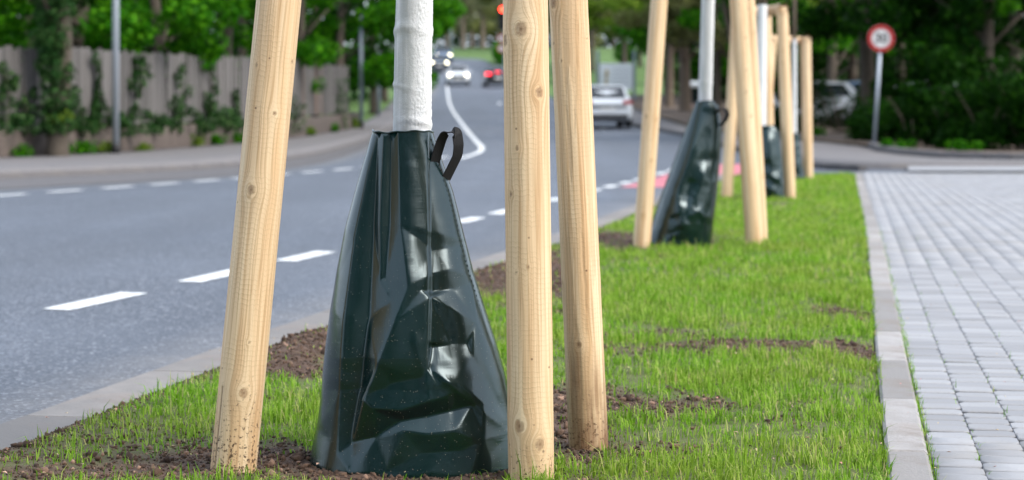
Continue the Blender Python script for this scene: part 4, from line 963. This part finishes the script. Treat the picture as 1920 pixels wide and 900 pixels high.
for k, (px, Y, mat, Ht, cr, cb, n, L, tr, lab) in enumerate((
        (868, 262, 'leaf_pale', 22, 6.0, 3.6, 7000, .55, .3, 'pale budding tree beyond the bend, next to the distant lamp'),
        (905, 285, 'leaf_pale', 24, 6.5, 4.5, 8000, .55, .32, 'pale budding tree beyond the bend, in the middle gap'),
        (945, 250, 'leaf_olive', 20, 5.5, 2.5, 7000, .5, .3, 'olive tree beyond the bend behind the traffic light'),
        (1000, 270, 'leaf_olive', 22, 6.5, 2.0, 6000, .55, .3, 'far olive tree seen in the slit between the big stakes'),
        (885, 330, 'leaf_pale', 30, 9.0, 2.0, 7000, .8, .35, 'hazy farthest tree on the hill above the road'),
        (840, 300, 'leaf_olive', 26, 7.5, 2.0, 7000, .7, .3, 'olive tree on the hill left of the distant lamp'),
        (960, 340, 'leaf_olive', 30, 9.0, 1.0, 6000, .8, .3, 'tall far tree on the hill behind the big stakes'))):
    X = (px - 960) / FP * Y; tree(X, Y, lab, mat, 240 + k, Ht, cr, cb, n, L, tr, 'far_tree', GF, 'bark_light')
GR = 'trees on the grass right of the road'
for k, (px, Y, mat, Ht, cr, cb, n, L, tr, lab) in enumerate((
        (1110, 175, 'leaf_olive', 14, 4.5, 3.2, 8000, .36, .22, 'olive tree behind the notice board, left side'),
        (1170, 165, 'leaf_lime', 14, 4.2, 3.0, 9000, .34, .22, 'yellow green tree straight above the notice board'),
        (1225, 150, 'leaf_lime', 14, 4.2, 2.6, 9000, .32, .22, 'yellow green tree behind the second row left stake'),
        (1150, 330, 'leaf_dark', 26, 9.0, .5, 6000, .8, .3, 'dark distant tree at the top of the green field'),
        (1060, 240, 'leaf_olive', 20, 6.0, 1.0, 7000, .5, .25, 'olive tree behind the right hand big stake'),
        (1255, 96, 'leaf_olive', 10, 2.7, 3.2, 7000, .22, .20, 'brown trunk tree just right of the second row left stake'),
        (1285, 88, 'leaf_olive', 11, 2.9, 3.0, 8000, .22, .26, 'thick brown trunk tree left of the second white trunk'),
        (1345, 84, 'leaf_olive', 10, 2.8, 2.2, 8000, .22, .16, 'olive tree between the second and third white trunks'),
        (1250, 118, 'leaf_mid', 11, 3.6, .6, 9000, .28, .18, 'green bushy tree filling the back behind the brown trunks'),
        (1320, 112, 'leaf_mid', 11, 3.8, .6, 9000, .28, .18, 'green bushy tree behind the white display box'),
        (1200, 185, 'leaf_mid', 13, 4.8, .4, 8000, .4, .2, 'dense green tree at the right edge of the field'),
        (1390, 100, 'leaf_mid', 12, 3.8, .6, 9000, .26, .2, 'green tree behind the third stake frame'))):
    X = (px - 960) / FP * Y; tree(X, Y, lab, mat, 270 + k, Ht, cr, cb, n, L, tr, 'park_tree', GR, 'bark_light' if k in (5, 6) else 'bark')
GW = 'trees of the dark wood on the right'
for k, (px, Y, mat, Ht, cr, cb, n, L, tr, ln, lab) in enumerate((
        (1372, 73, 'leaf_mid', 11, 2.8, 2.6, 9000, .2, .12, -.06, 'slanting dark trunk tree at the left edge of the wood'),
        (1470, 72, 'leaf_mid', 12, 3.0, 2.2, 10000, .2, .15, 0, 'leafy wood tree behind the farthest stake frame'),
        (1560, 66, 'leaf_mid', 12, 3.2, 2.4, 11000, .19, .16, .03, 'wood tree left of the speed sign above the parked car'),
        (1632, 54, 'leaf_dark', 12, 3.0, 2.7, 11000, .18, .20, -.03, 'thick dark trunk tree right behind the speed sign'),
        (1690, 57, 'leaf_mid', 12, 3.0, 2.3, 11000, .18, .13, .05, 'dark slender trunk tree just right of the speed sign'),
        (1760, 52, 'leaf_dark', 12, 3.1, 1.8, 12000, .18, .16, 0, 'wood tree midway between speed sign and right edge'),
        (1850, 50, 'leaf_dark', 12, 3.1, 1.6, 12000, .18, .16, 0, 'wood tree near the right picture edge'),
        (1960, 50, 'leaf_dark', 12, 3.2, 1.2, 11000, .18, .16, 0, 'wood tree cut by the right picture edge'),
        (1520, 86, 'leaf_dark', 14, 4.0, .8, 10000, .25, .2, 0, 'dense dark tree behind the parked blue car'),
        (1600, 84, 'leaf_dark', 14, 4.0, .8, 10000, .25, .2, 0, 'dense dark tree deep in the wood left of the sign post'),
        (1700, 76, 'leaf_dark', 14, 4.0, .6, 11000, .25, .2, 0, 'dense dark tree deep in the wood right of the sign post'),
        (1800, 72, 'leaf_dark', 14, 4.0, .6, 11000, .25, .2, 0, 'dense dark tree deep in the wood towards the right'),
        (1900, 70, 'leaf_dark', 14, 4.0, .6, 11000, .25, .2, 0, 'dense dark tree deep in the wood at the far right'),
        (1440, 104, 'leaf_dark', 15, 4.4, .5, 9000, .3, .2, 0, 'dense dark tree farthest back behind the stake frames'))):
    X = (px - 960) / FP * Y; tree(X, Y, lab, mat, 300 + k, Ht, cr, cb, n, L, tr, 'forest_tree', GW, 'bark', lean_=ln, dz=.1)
# the wood goes on behind: one uncountable mass
rg = np.random.default_rng(77); C = []; Rr = []
for px in range(1330, 2100, 55):
    for lv in range(4): Y = 104 + 10 * rg.uniform(0, 1) + lv * 2; X = (px - 960) / FP * Y; C.append((X, Y, float(zg(Y)) + .8 + lv * 2.9)); Rr.append((2.6, 2.0, 2.2))
nR = len(C)
for px in range(-260, 700, 50):
    for lv in range(4): Y = 78 + 14 * rg.uniform(0, 1) + max(0, px) * .04; X = (px - 960) / FP * Y - 1.2; C.append((X, Y, float(zg(Y)) + .8 + lv * 2.9)); Rr.append((2.2, 2.0, 2.2))
nL = len(C)
for px in range(770, 1480, 22):
    Y = 345 + 30 * rg.uniform(0, 1); X = (px - 960) / FP * Y
    for lv in range(4): C.append((X, Y, float(zg(Y)) + 1 + lv * 4.5)); Rr.append((3.4, 2.0, 3.4))
V, F = join_leaves([leaf_cloud(C[:nR], Rr[:nR], 30000, .42, rg, shell=.8), leaf_cloud(C[nR:nL], Rr[nR:nL], 38000, .42, rg, shell=.8), leaf_cloud(C[nL:], Rr[nL:], 30000, .75, rg, shell=.8)])
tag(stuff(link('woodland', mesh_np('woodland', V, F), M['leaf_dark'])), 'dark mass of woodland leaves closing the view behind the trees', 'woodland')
# undergrowth shrubs at the wood's edge
GU = 'shrubs at the edge of the wood'
for k, (px, Y, w_, h_, mat, n, lab) in enumerate((
        (1490, 58, 1.7, 1.8, 'leaf_dark', 4600, 'low dark shrub in front of the parked car by the farthest stakes'), (1575, 57, 1.7, 1.8, 'leaf_dark', 3400, 'low dark shrub left of the sign post'),
        (1660, 48.5, .9, .8, 'leaf_dark', 3000, 'small dark shrub directly behind the sign post foot'), (1715, 46, 1.1, 1.2, 'leaf_dark', 4500, 'shrub just right of the sign post'),
        (1780, 43.5, 1.2, 1.3, 'leaf_dark', 5000, 'middle shrub of the bank right of the sign post'), (1850, 41.5, 1.2, 1.35, 'leaf_dark', 5000, 'leafy shrub near the right edge above the border stones'),
        (1925, 40.5, 1.2, 1.5, 'leaf_dark', 5000, 'rightmost shrub above the border stones'), (1830, 46.5, 1.5, 2.0, 'leaf_dark', 6000, 'taller dark shrub behind the right bank'), (1740, 50, 1.4, 1.9, 'leaf_dark', 6000, 'taller dark shrub behind the sign, right of its post'), (1930, 46, 1.5, 2.1, 'leaf_dark', 6000, 'taller dark shrub at the right picture edge'))):
    X = (px - 960) / FP * Y; rg = np.random.default_rng(400 + k); C = rg.uniform(-1, 1, (16, 3)) * [w_ * .8, .7, h_ * .42] + [0, 0, h_ * .5]; Rr = np.full((16, 3), .36) * rg.uniform(.7, 1.3, (16, 1))
    def st(root, rg, w_=w_, h_=h_):
        m = MB()
        for q in range(6): a = rg.uniform(0, 2 * PI); m.tube([(0.1 * math.cos(a), .1 * math.sin(a), -.1), (.3 * w_ * math.cos(a), .3 * math.sin(a), h_ * .5), (.6 * w_ * math.cos(a), .5 * math.sin(a), h_ * .9)], [.02, .014, .005], 5)
        m.build('stems', M['bark'], root)
    plant_mass('shrub', (X, Y, float(zg(Y)) + .1), [(C, Rr, n, .11)], mat, 420 + k, lab, 'shrub', GU, st)
for k, (px, py, lab) in enumerate(((1692, 291, 'small green weed tuft at the border stones right of the sign post'), (1815, 294, 'small green weed tuft at the border stones near the right edge'), (1540, 262, 'pale weed tuft on the earth left of the sign post'))):
    X, Y = gp(px, py); rg = np.random.default_rng(k); plant_mass('weed', (X, Y + .3, float(zg(Y)) + .1), [(rg.uniform(-1, 1, (8, 3)) * [.3, .2, .05] + [0, 0, .12], np.full((8, 3), .1), 260, .08)], 'leaf_mid', 450 + k, lab, 'weed', 'weeds at the border stones')
# hedge by the bend
hp_ = [(-2.3, 196), (-1.5, 180), (-.3, 164), (.9, 152)]; rg = np.random.default_rng(9); C = []
for q in np.linspace(0, 3, 60): x = np.interp(q, range(4), [p[0] for p in hp_]) + 1.0; y = np.interp(q, range(4), [p[1] for p in hp_]); C.append((x, y - 165, float(zg(y) - zg(165)) + .9))
plant_mass('hedge', (0, 165, float(zg(165))), [(np.array(C), np.tile([.75, .9, 1.0], (60, 1)), 16000, .26)], 'leaf_mid', 55, 'clipped green hedge beside the road behind the black car', 'hedge')
# ivy on the fence, one plant each
def ivy(px, y0, y1, wpx, n, lab, seed, L=.085, mat='leaf_ivy'):
    p, t = fence_pt(px); n_ = Vector((t.y, -t.x)); q = p + n_ * .05; z0 = CAMH - (y1 - HORY) / FP * p.y; z1 = CAMH - (y0 - HORY) / FP * p.y; rg = np.random.default_rng(seed); k = max(4, int((z1 - z0) / .16)); C = []; Rr = []
    for i in range(k):
        h = (i + .5) / k; w_ = wpx * .85 / FP * p.y * (1.7 - 1.2 * h) * rg.uniform(.2, 1.5); s = rg.normal(0, .22) * (1 + wpx / 40) * (1.2 - h * .6) + .15 * math.sin(h * 5 + seed); C.append((t.x * s * .8 - n_.x * .05, t.y * s * .8 - n_.y * .05, (z1 - z0) * h)); Rr.append((max(.05, w_), .09, .14))
    rt = plant_mass('ivy', (q.x, q.y, z0), [(np.array(C), np.array(Rr), int(n * 1.05), L)], mat, seed, lab, 'ivy', 'ivy plants climbing the fence')
    m = MB(); m.tube([(0, 0, -.05), (t.x * .05, t.y * .05, (z1 - z0) * .5), (-t.x * .04, -t.y * .04, (z1 - z0) * .95)], [.012, .009, .004], 5); m.build('stem', M['bark'], rt); return rt
for k, a in enumerate(((8, 120, 250, 36, 900, 'broad ivy mass on the fence at the left picture edge'), (42, 150, 248, 34, 800, 'ivy clump on the fence left of the ivy clad trunk'), (184, 100, 245, 10, 420, 'thin ivy strand on the fence left of the lamp post'), (196, 190, 246, 26, 520, 'low ivy cushion on the wall just left of the lamp post'),
        (261, 104, 180, 22, 520, 'ivy hanging from the fence top right of the lamp post'), (258, 196, 248, 40, 620, 'ivy cushion on the wall right of the lamp post'), (338, 122, 246, 14, 520, 'ivy strand climbing the middle of the fence'), (352, 205, 246, 50, 640, 'wide low ivy cushion below the middle of the fence'),
        (393, 118, 244, 14, 480, 'ivy strand left of the first stake, reaching the fence top'), (408, 190, 242, 34, 520, 'low ivy bush on the wall left of the first stake'), (446, 170, 238, 22, 420, 'ivy clump on the fence beside the first stake'), (225, 215, 250, 44, 480, 'low ivy cushion on the wall behind the lamp post'), (300, 218, 248, 40, 420, 'low ivy spreading on the wall between lamp post and middle strand'), (150, 205, 250, 40, 480, 'ivy spreading low between ivy clad trunk and thin strand'), (428, 205, 242, 36, 420, 'low ivy filling the wall top beside the first stake'), (552, 180, 246, 20, 320, 'ivy on the fence just right of the first stake'), (640, 150, 245, 26, 520, 'ivy at the far end of the plank fence'))):
    ivy(*a, 500 + k)
ivy(594, 150, 172, 24, 160, 'small bright leaf tuft on the fence between first stake and slim pole', 520, .1, 'leaf_mid')
# ivy-clad trunk in front of the fence
X0, Y0 = (108 - 960) / FP * 38.3, 38.3; rt = tree(X0, Y0, 'ivy clad tree trunk growing in front of the fence at left', 'leaf_dark', 77, 9, 2.2, 3.4, 4500, .16, .20, 'ivy_clad_tree', dz=.05)
rg = np.random.default_rng(31); C = [(rg.normal(0, .07) - .12 * (h / 3), rg.normal(0, .07), .55 + h) for h in np.linspace(0, 4.4, 34)]; V, F = leaf_cloud(C, np.tile([.34, .34, .22], (34, 1)) * rg.uniform(.75, 1.25, (34, 1)), 10000, .09, rg)
o = link('ivy_cover', mesh_np('ivy_cover', V, F), M['leaf_ivy'], rt); o['label'] = 'dense ivy wrapped round the trunk'
V, F = leaf_cloud([(.1, -.2, .72), (.22, -.22, .76), (-.05, -.2, .7)], np.full((3, 3), .14), 260, .08, rg); o = link('shoot', mesh_np('shoot', V, F), M['leaf_lime'], rt); o['label'] = 'bright yellow green shoot at the trunk foot'
GWd = 'weeds along the wall foot'
for k, (px, n, h_, mat, lab) in enumerate(((30, 220, .2, 'leaf_mid', 'weed tuft at the wall foot at the left picture edge'), (105, 300, .22, 'leaf_mid', 'dark green weed at the foot of the ivy clad trunk'), (128, 220, .2, 'leaf_mid', 'weed tuft right beside the ivy clad trunk'), (158, 260, .25, 'leaf_mid', 'weed clump halfway between ivy trunk and lamp post'),
        (188, 200, .2, 'leaf_lime', 'yellowish weed just left of the lamp post foot'), (258, 160, .12, 'leaf_lime', 'low weed patch just right of the lamp post foot'), (366, 180, .22, 'leaf_lime', 'weed tuft on the wall foot below the middle ivy strand'), (400, 260, .2, 'leaf_mid', 'weed patch at the wall foot left of the first stake'), (440, 240, .22, 'leaf_mid', 'weed patch at the wall foot touching the first stake'),
        (575, 260, .22, 'leaf_lime', 'weed patch at the wall foot right of the first stake'), (620, 240, .22, 'leaf_mid', 'weed patch at the wall foot before the slim pole'), (660, 220, .3, 'leaf_lime', 'grass weed around the foot of the slim pole'))):
    p, t = fence_pt(px); n_ = Vector((t.y, -t.x)); q = p + n_ * .1; rg = np.random.default_rng(k + 5); C = rg.uniform(-1, 1, (9, 3)) * [.22, .1, .05] + [0, 0, h_ * .55]; C[:, :2] = C[:, :1] * np.array([t.x, t.y]) + np.array([n_.x, n_.y]) * C[:, 1:2]
    plant_mass('weed', (q.x, q.y, float(zg(q.y)) + .05), [(C, np.tile([.1, .1, h_ * .6], (9, 1)), n, .075)], mat, 540 + k, lab, 'weed', GWd)

# ================================================================== SIGNS, BOARDS, SIGNAL
def text_mesh(txt, size, ext=.002):
    cu = bpy.data.curves.new('t', 'FONT'); cu.body = txt; cu.size = size; cu.extrude = ext; cu.align_x = 'CENTER'; cu.align_y = 'CENTER'; cu.offset = size * .012
    o = bpy.data.objects.new('t', cu); COL.objects.link(o); dg = bpy.context.evaluated_depsgraph_get(); me = bpy.data.meshes.new_from_object(o.evaluated_get(dg)); bpy.data.objects.remove(o); bpy.data.curves.remove(cu); return me
def ring(ro, ri, th, n=48):
    m = MB(); V = []; 
    for y in (-th / 2, th / 2):
        for r in (ro, ri): V += [(r * math.cos(2 * PI * k / n), y, r * math.sin(2 * PI * k / n)) for k in range(n)]
    F = []
    for k in range(n):
        j = (k + 1) % n; F += [(k, j, n + j, n + k), (2 * n + j, 2 * n + k, 3 * n + k, 3 * n + j), (j, k, 2 * n + k, 2 * n + j), (n + k, n + j, 3 * n + j, 3 * n + k)]
    return m.add(V, F)
def round_sign(root, c, r, blank='sign_white', rim='sign_red', txt=None):
    c = Vector(c); m = MB(); m.disc(c, (0, 1, 0), r, .006, 48); d = m.build('sign_disc', M[blank], root)
    q = ring(r * .99, r * .70, .004).build('border_ring', M[rim], d); q.location = c + Vector((0, -.0055, 0))
    if txt:
        me = text_mesh(txt, r * .98); o = link('numeral', me, M['sign_ink'], d); o.location = c + Vector((0, -.007, 0)); o.rotation_euler = (R(90), 0, 0)
    m = MB(); m.box(c + Vector((0, .035, .0)), (r * .6, .05, .03)); m.box(c + Vector((0, .035, -r * .5)), (r * .4, .05, .03)); m.build('bracket', M['galv'], root)
Ysg = 43.6; b = at(1640, 281, Ysg); b.z = float(zg(Ysg)) + .06; tp = at(1652, 72, Ysg)
root = empty('speed_limit_sign', b); tag(root, 'round red and white speed limit sign on a tilted grey pole', 'road sign')
tl = math.atan2(tp.x - b.x, tp.z - b.z); h_ = (tp - b).length; root.rotation_euler = (0, tl, 0)
m = MB(); m.tube([(0, .06, -.3), (0, .06, h_ + .2)], .038, 14); m.build('pole', M['galv'], root, True); round_sign(root, (0, 0, h_), .30, txt='30')
# traffic signal, mostly behind the middle stake
Yt = 75.0; X = (953 - 960) / FP * Yt; z = float(zg(Yt)); root = empty('traffic_light', (X, Yt, z)); tag(root, 'traffic light showing red beside the middle big stake', 'traffic light')
m = MB(); m.tube([(.06, .1, -.1), (.06, .1, 5.2)], .06, 12); m.build('pole', M['postgrey'], root, True)
hz = at(942, 18, Yt); hx = hz.x - X; hh = hz.z - z
m = MB(); m.box((hx, 0, hh - .3), (.30, .18, .92)); hb = m.build('signal_head', M['dark'], root)
for k, mt in enumerate(('signal_red', 'dark', 'dark')):
    m = MB(); m.disc((hx, -.10, hh - .3 * k), (0, 1, 0), .10, .03, 24); m.build('signal_lens', M[mt], hb)
    m = MB(); V = [(hx + .115 * math.cos(a), y, hh - .3 * k + .115 * math.sin(a)) for y in (-.09, -.24) for a in np.linspace(-.2, PI + .2, 13)]; m.add(V, [(i, i + 1, i + 14, i + 13) for i in range(12)]); m.build('visor', M['dark'], hb)
Yr = 95.0; X = (943 - 960) / FP * Yr; z = float(zg(Yr)); root = empty('sign_post', (X, Yr, z)); tag(root, 'post with two small round signs below the red traffic light', 'road sign')
m = MB(); m.tube([(.05, .08, -.2), (.05, .08, 4.9)], .035, 10); m.build('pole', M['galv'], root)
for py_, mt in ((72, 'sign_red'), (91, 'sign_red')): zz_ = at(940, py_, Yr); round_sign(root, (zz_.x - X, 0, zz_.z - z), .21, 'sign_white', mt)
# notice board on the grass
Yn = 108.0; L_ = at(1121, 95, Yn); R_ = at(1189, 95, Yn); xm = (L_.x + R_.x) / 2; z = float(zg(Yn)) - .1; root = empty('notice_board', (xm, Yn, z)); tag(root, 'white notice board between two grey posts above the white hatchback', 'notice board')
for xx in (L_.x - xm, R_.x - xm): m = MB(); m.box((xx, 0, (L_.z - z) / 2), (.16, .12, L_.z - z)); m.build('post', M['postgrey'], root)
a_, c_ = at(1125, 119, Yn), at(1186, 169, Yn); pn = MB(); pn.box((0, -.02, (a_.z + c_.z) / 2 - z), (c_.x - a_.x, .06, a_.z - c_.z)); pb = pn.build('panel', M['board_white'], root)
for k in range(5): m = MB(); m.box((.25, -.054, c_.z - z + .35 + .2 * k), (.95 - .15 * (k % 2), .004, .03)); m.build('print_line', M['print_grey'], pb)
m = MB(); m.tube([(-.55, -.052, c_.z - z + .2), (-.53, -.052, c_.z - z + .6), (-.5, -.052, c_.z - z + 1.0), (-.5, -.052, c_.z - z + 1.15)], [.10, .07, .12, .03], 8); m.build('print_figure', M['print_tan'], pb)
# white display box behind the second trunk
Yd = 100.0; c0 = at(1301, 196, Yd); z = float(zg(Yd)) - .05; root = empty('display_box', (c0.x, Yd, z)); tag(root, 'small white framed display box on the grass behind the second white trunk', 'display box')
hb_ = 1.15; 
for (cx, cz, wx, wz) in ((-.36, .6, .12, 1.1), (.36, .6, .12, 1.1), (0, .12, .6, .14), (0, 1.1, .6, .12)): m = MB(); m.box((cx, 0, cz), (wx, .3, wz)); m.build('frame', M['board_white'], root)
m = MB(); m.box((0, .02, .6), (.6, .2, .84)); m.build('pane', M['glass_dark'], root)
m = MB(); m.add([(-.46, -.2, 1.16), (.46, -.2, 1.16), (.3, 0, 1.34), (-.3, 0, 1.34), (-.46, .2, 1.16), (.46, .2, 1.16)], [(0, 1, 2, 3), (5, 4, 3, 2), (0, 3, 4), (1, 5, 2), (4, 5, 1, 0)]); m.build('roof', M['board_white'], root)
m = MB(); m.box((0, -.16, .12), (.5, .01, .1)); m.build('red_strip', M['sign_red'], root)

# ================================================================== CARS
def car(loc, rz, paint, label, style='hatch', lights='off', group='cars on the road', cat='car', L=4.25, W=1.78, Hh=1.48, brake=False):
    """lofted body with wheel cut-outs, glazed cabin, lamps, wheels; +Y is forward"""
    root = empty('car', loc, rz); tag(root, label, cat, group); hw = W / 2; hl = L / 2
    st = np.array([  # y, half width factor, z low, z shoulder, crown of the top
        (-1.00, .74, .48, .70, .02), (-.985, .88, .34, .84, .02), (-.95, .96, .26, .93, .02), (-.86, .995, .22, .97, .02), (-.5, 1.0, .20, .96, .02), (0, 1.0, .19, .93, .02), (.4, 1.0, .19, .91, .03),
        (.52, .995, .19, .90, .05), (.72, .98, .20, .82, .05), (.88, .93, .22, .72, .04), (.95, .85, .25, .64, .03), (.99, .74, .32, .55, .01), (1.0, .62, .40, .48, 0)])
    if style == 'sedan': st[0:4, 3] = (.62, .80, .92, .95); 
    q = np.linspace(0, len(st) - 1, 49); S = np.stack([np.interp(q, range(len(st)), st[:, i]) for i in range(5)], 1); V = []
    for (y, wf, zl, zs, cr_) in S:
        w_ = hw * wf; half = [(0, zl), (.55 * w_, zl), (.88 * w_, zl + .01), (.985 * w_, zl + .09), (w_, zl + .30), (.995 * w_, (zl + zs) / 2 + .12), (.965 * w_, zs - .06), (.90 * w_, zs), (.6 * w_, zs + cr_ * .7), (.3 * w_, zs + cr_), (0, zs + cr_ * 1.05)]
        sec = half + [(-a, b_) for a, b_ in half[-2:0:-1]]
        for (a, b_) in sec: V.append((a, y * hl, b_))
    ns = 20; F = grid_faces(ns, len(S), True).tolist(); F += [tuple(range(ns))[::-1], tuple((len(S) - 1) * ns + k for k in range(ns))]
    m = MB(); m.add(V, F)
    # cabin shell
    yr0, yr1, yf1, yf0 = ((-.93, -.74, .12, .47) if style == 'hatch' else (-.68, -.42, .12, .47)); wb, wr = hw * .90, hw * .70; zb0, zt = .92, Hh
    cab = []; cst = [(yr0, zb0, wb * .96, 0), (yr0 + (yr1 - yr0) * .5, zb0 + (zt - zb0) * .55, None, 0), (yr1, zt - .05, wr, 1), ((yr1 + yf1) / 2, zt, wr, 1), (yf1, zt - .04, wr, 1), ((yf1 + yf0) / 2, zb0 + (zt - zb0) * .5, None, 0), (yf0, zb0 - .02, wb * .94, 0)]
    def half_w(z): return wb + (wr - wb) * max(0, min(1, (z - zb0) / (zt - zb0)))
    for (y, z, w_, t_) in cst:
        w_ = half_w(z); wb_ = wb
        sec = [(-wb_, zb0 - .05), (-half_w((z + zb0) / 2), (z + zb0) / 2), (-w_, z - .02), (-w_ * .8, z + .015), (0, z + .03), (w_ * .8, z + .015), (w_, z - .02), (half_w((z + zb0) / 2), (z + zb0) / 2), (wb_, zb0 - .05)]
        cab += [(a, y * hl, b_) for a, b_ in sec]
    m.add(cab, grid_faces(9, len(cst)).tolist() + [tuple(range(9)), tuple(range(6 * 9, 7 * 9))[::-1]])
    body = m.build('body', paint, root); smooth_angle(body, 38)
    def panel(name, pts, mat, off, par=root, th=.012):
        P = [Vector(p) for p in pts]; n_ = (P[1] - P[0]).cross(P[2] - P[0]).normalized()
        if n_.dot(sum(P, Vector()) / len(P) - Vector((0, 0, .8))) < 0: n_ = -n_
        k = len(P); mm = MB(); mm.add([p + n_ * off for p in P] + [p - n_ * th for p in P], [tuple(range(k)), tuple(range(2 * k - 1, k - 1, -1))] + [(i, i + k, (i + 1) % k + k, (i + 1) % k) for i in range(k)]); return mm.build(name, mat, par)
    G = M['glass_dark']; zl_, zh_ = zb0 + .07, zt - .12
    def yi(z, a, b_): return (a + (b_ - a) * (z - zb0) / (zt - .04 - zb0)) * hl
    panel('rear_window', [(-half_w(zl_) + .13, yi(zl_, yr0, yr1), zl_), (half_w(zl_) - .13, yi(zl_, yr0, yr1), zl_), (half_w(zh_) - .10, yi(zh_, yr0, yr1), zh_ + .03), (-half_w(zh_) + .10, yi(zh_, yr0, yr1), zh_ + .03)], G, .03)
    panel('windscreen', [(-half_w(zl_) + .09, yi(zl_, yf0, yf1), zl_), (half_w(zl_) - .09, yi(zl_, yf0, yf1), zl_), (half_w(zh_) - .07, yi(zh_, yf0, yf1), zh_ + .05), (-half_w(zh_) + .07, yi(zh_, yf0, yf1), zh_ + .05)], G, .03)
    for s_ in (-1, 1):
        x0, x1 = s_ * (half_w(zl_)), s_ * (half_w(zh_)); ym = -.12 * hl
        panel('side_window', [(x0, yi(zl_, yr0, yr1) + .22, zl_), (x0, ym - .04, zl_), (x1, ym - .04, zh_ + .03), (x1, yi(zh_, yr0, yr1) + .2, zh_ + .02)], G, .02)
        panel('side_window', [(x0, ym + .04, zl_), (x0, yi(zl_, yf0, yf1) - .2, zl_), (x1, yi(zh_, yf0, yf1) - .12, zh_ + .02), (x1, ym + .04, zh_ + .03)], G, .02)
        mm = MB(); mm.box((s_ * (hw + .07), .36 * hl, .98), (.17, .09, .12)); mm.build('wing_mirror', paint, root)
        for yy in (-.62 * hl, .62 * hl):
            mm = MB(); mm.tube([(s_ * (hw - .20), yy, .31), (s_ * (hw - .18), yy, .31), (s_ * (hw - .02), yy, .31), (s_ * (hw + .005), yy, .31)], [.28, .315, .315, .28], 28); wh = mm.build('wheel', M['black_rubber'], root)
            mm = MB(); mm.disc((s_ * (hw + .004), yy, .31), (s_, 0, 0), .19, .012, 20); mm.build('rim', M['rim'], wh)
        # lamps
        mm = MB(); mm.add([(s_ * hw * .60, -hl * .965, .80), (s_ * hw * .955, -hl * .935, .80), (s_ * hw * .975, -hl * .87, .82), (s_ * hw * .955, -hl * .87, .95), (s_ * hw * .93, -hl * .945, .93), (s_ * hw * .60, -hl * .975, .92),
                           (s_ * hw * .60, -hl * 1.005, .80), (s_ * hw * .97, -hl * .975, .80), (s_ * hw * 1.004, -hl * .87, .82), (s_ * hw * .985, -hl * .87, .95), (s_ * hw * .95, -hl * .98, .93), (s_ * hw * .60, -hl * 1.0, .92)],
                          [(6, 7, 10, 11), (7, 8, 9, 10), (0, 1, 7, 6), (1, 2, 8, 7), (5, 4, 10, 11), (4, 3, 9, 10), (0, 5, 11, 6), (2, 3, 9, 8)])
        mm.build('tail_light', M['brake'] if brake else M['tail_red'], root)
        mm = MB(); c = Vector((s_ * hw * .70, hl * .935, .66)); mm.tube([c - Vector((0, .05, 0)), c, c + Vector((0, .05, 0)), c + Vector((0, .07, 0))], [.13, .125, .10, .02], 20); mm.build('headlight', M['headlamp'] if lights == 'on' else M['rim'], root)
    mm = MB(); mm.box((0, -hl * 1.004, .62 if style == 'hatch' else .58), (.52, .02, .115)); mm.build('number_plate', M['plate_white'], root)
    mm = MB(); mm.box((0, -hl * .985, .36), (W * .78, .06, .16)); mm.build('rear_bumper_insert', M['dark'], root)
    mm = MB(); mm.box((0, hl * 1.0, .46), (W * .5, .03, .14)); mm.build('grille', M['dark'], root)
    mm = MB(); mm.box((0, hl * 1.012, .42), (.52, .015, .11)); mm.build('number_plate', M['plate_white'], root)
    if brake: mm = MB(); mm.box((0, -hl * (.90 if style == 'hatch' else .70), Hh - .06 if style == 'hatch' else 1.02), (.35, .05, .05)); mm.build('brake_light', M['brake'], root)
    return root
def road_car(px, Y, rz, *a, **k): X = (px - 960) / FP * Y; return car((X, Y, float(zg(Y)) - .048), rz, *a, **k)
road_car(1128, 70.5, .055, M['car_white'], 'silvery white hatchback driving away, half hidden by the right big stake')
road_car(930, 142, .09, M['car_black'], 'black car braking with red tail lights beside the middle big stake', 'sedan', 'off', brake=True)
road_car(858, 146, PI + .06, M['car_white'], 'small white car coming downhill with headlights on', 'hatch', 'on', L=3.8, W=1.68)
road_car(822, 172, PI + .08, M['car_slate'], 'dark grey car with headlights on, just right of the white trunk', 'sedan', 'on')
road_car(829, 190, PI + .1, M['car_blue'], 'rearmost oncoming car, half hidden behind the dark grey car', 'hatch', 'on')
for px, Y, rz, pt, lab in ((1500, 66, R(80), 'car_silver', 'silver car parked in the wood behind the farthest stakes'), (1590, 70, R(75), 'car_blue', 'blue car parked deeper in the wood left of the sign'), (1700, 69, R(82), 'car_silver', 'pale car glimpsed through leaves right of the sign post')):
    X = (px - 960) / FP * Y; car((X, Y, float(zg(Y)) + .11), rz, M[pt], lab, group='cars parked in the wood')

# ================================================================== unseen tree line added behind the viewpoint to darken the glossy bag's reflections
rg = np.random.default_rng(91); C = []; Rr = []
for x in np.arange(-17, 31, 2.6):
    for lv in range(8):
        C.append((x + rg.normal(0, .6), -17 + rg.normal(0, 1.2) + abs(x) * .12, 1.0 + lv * 2.1 + rg.normal(0, .4))); Rr.append((1.9, 1.7, 1.5))
V, F = leaf_cloud(C, Rr, 40000, .55, rg, shell=.8)
tag(stuff(link('unseen_reflection_trees', mesh_np('unseen_reflection_trees', V, F), M['leaf_dark'])), 'unseen leafy tree line added behind the viewpoint to darken the bag reflections', 'woodland')
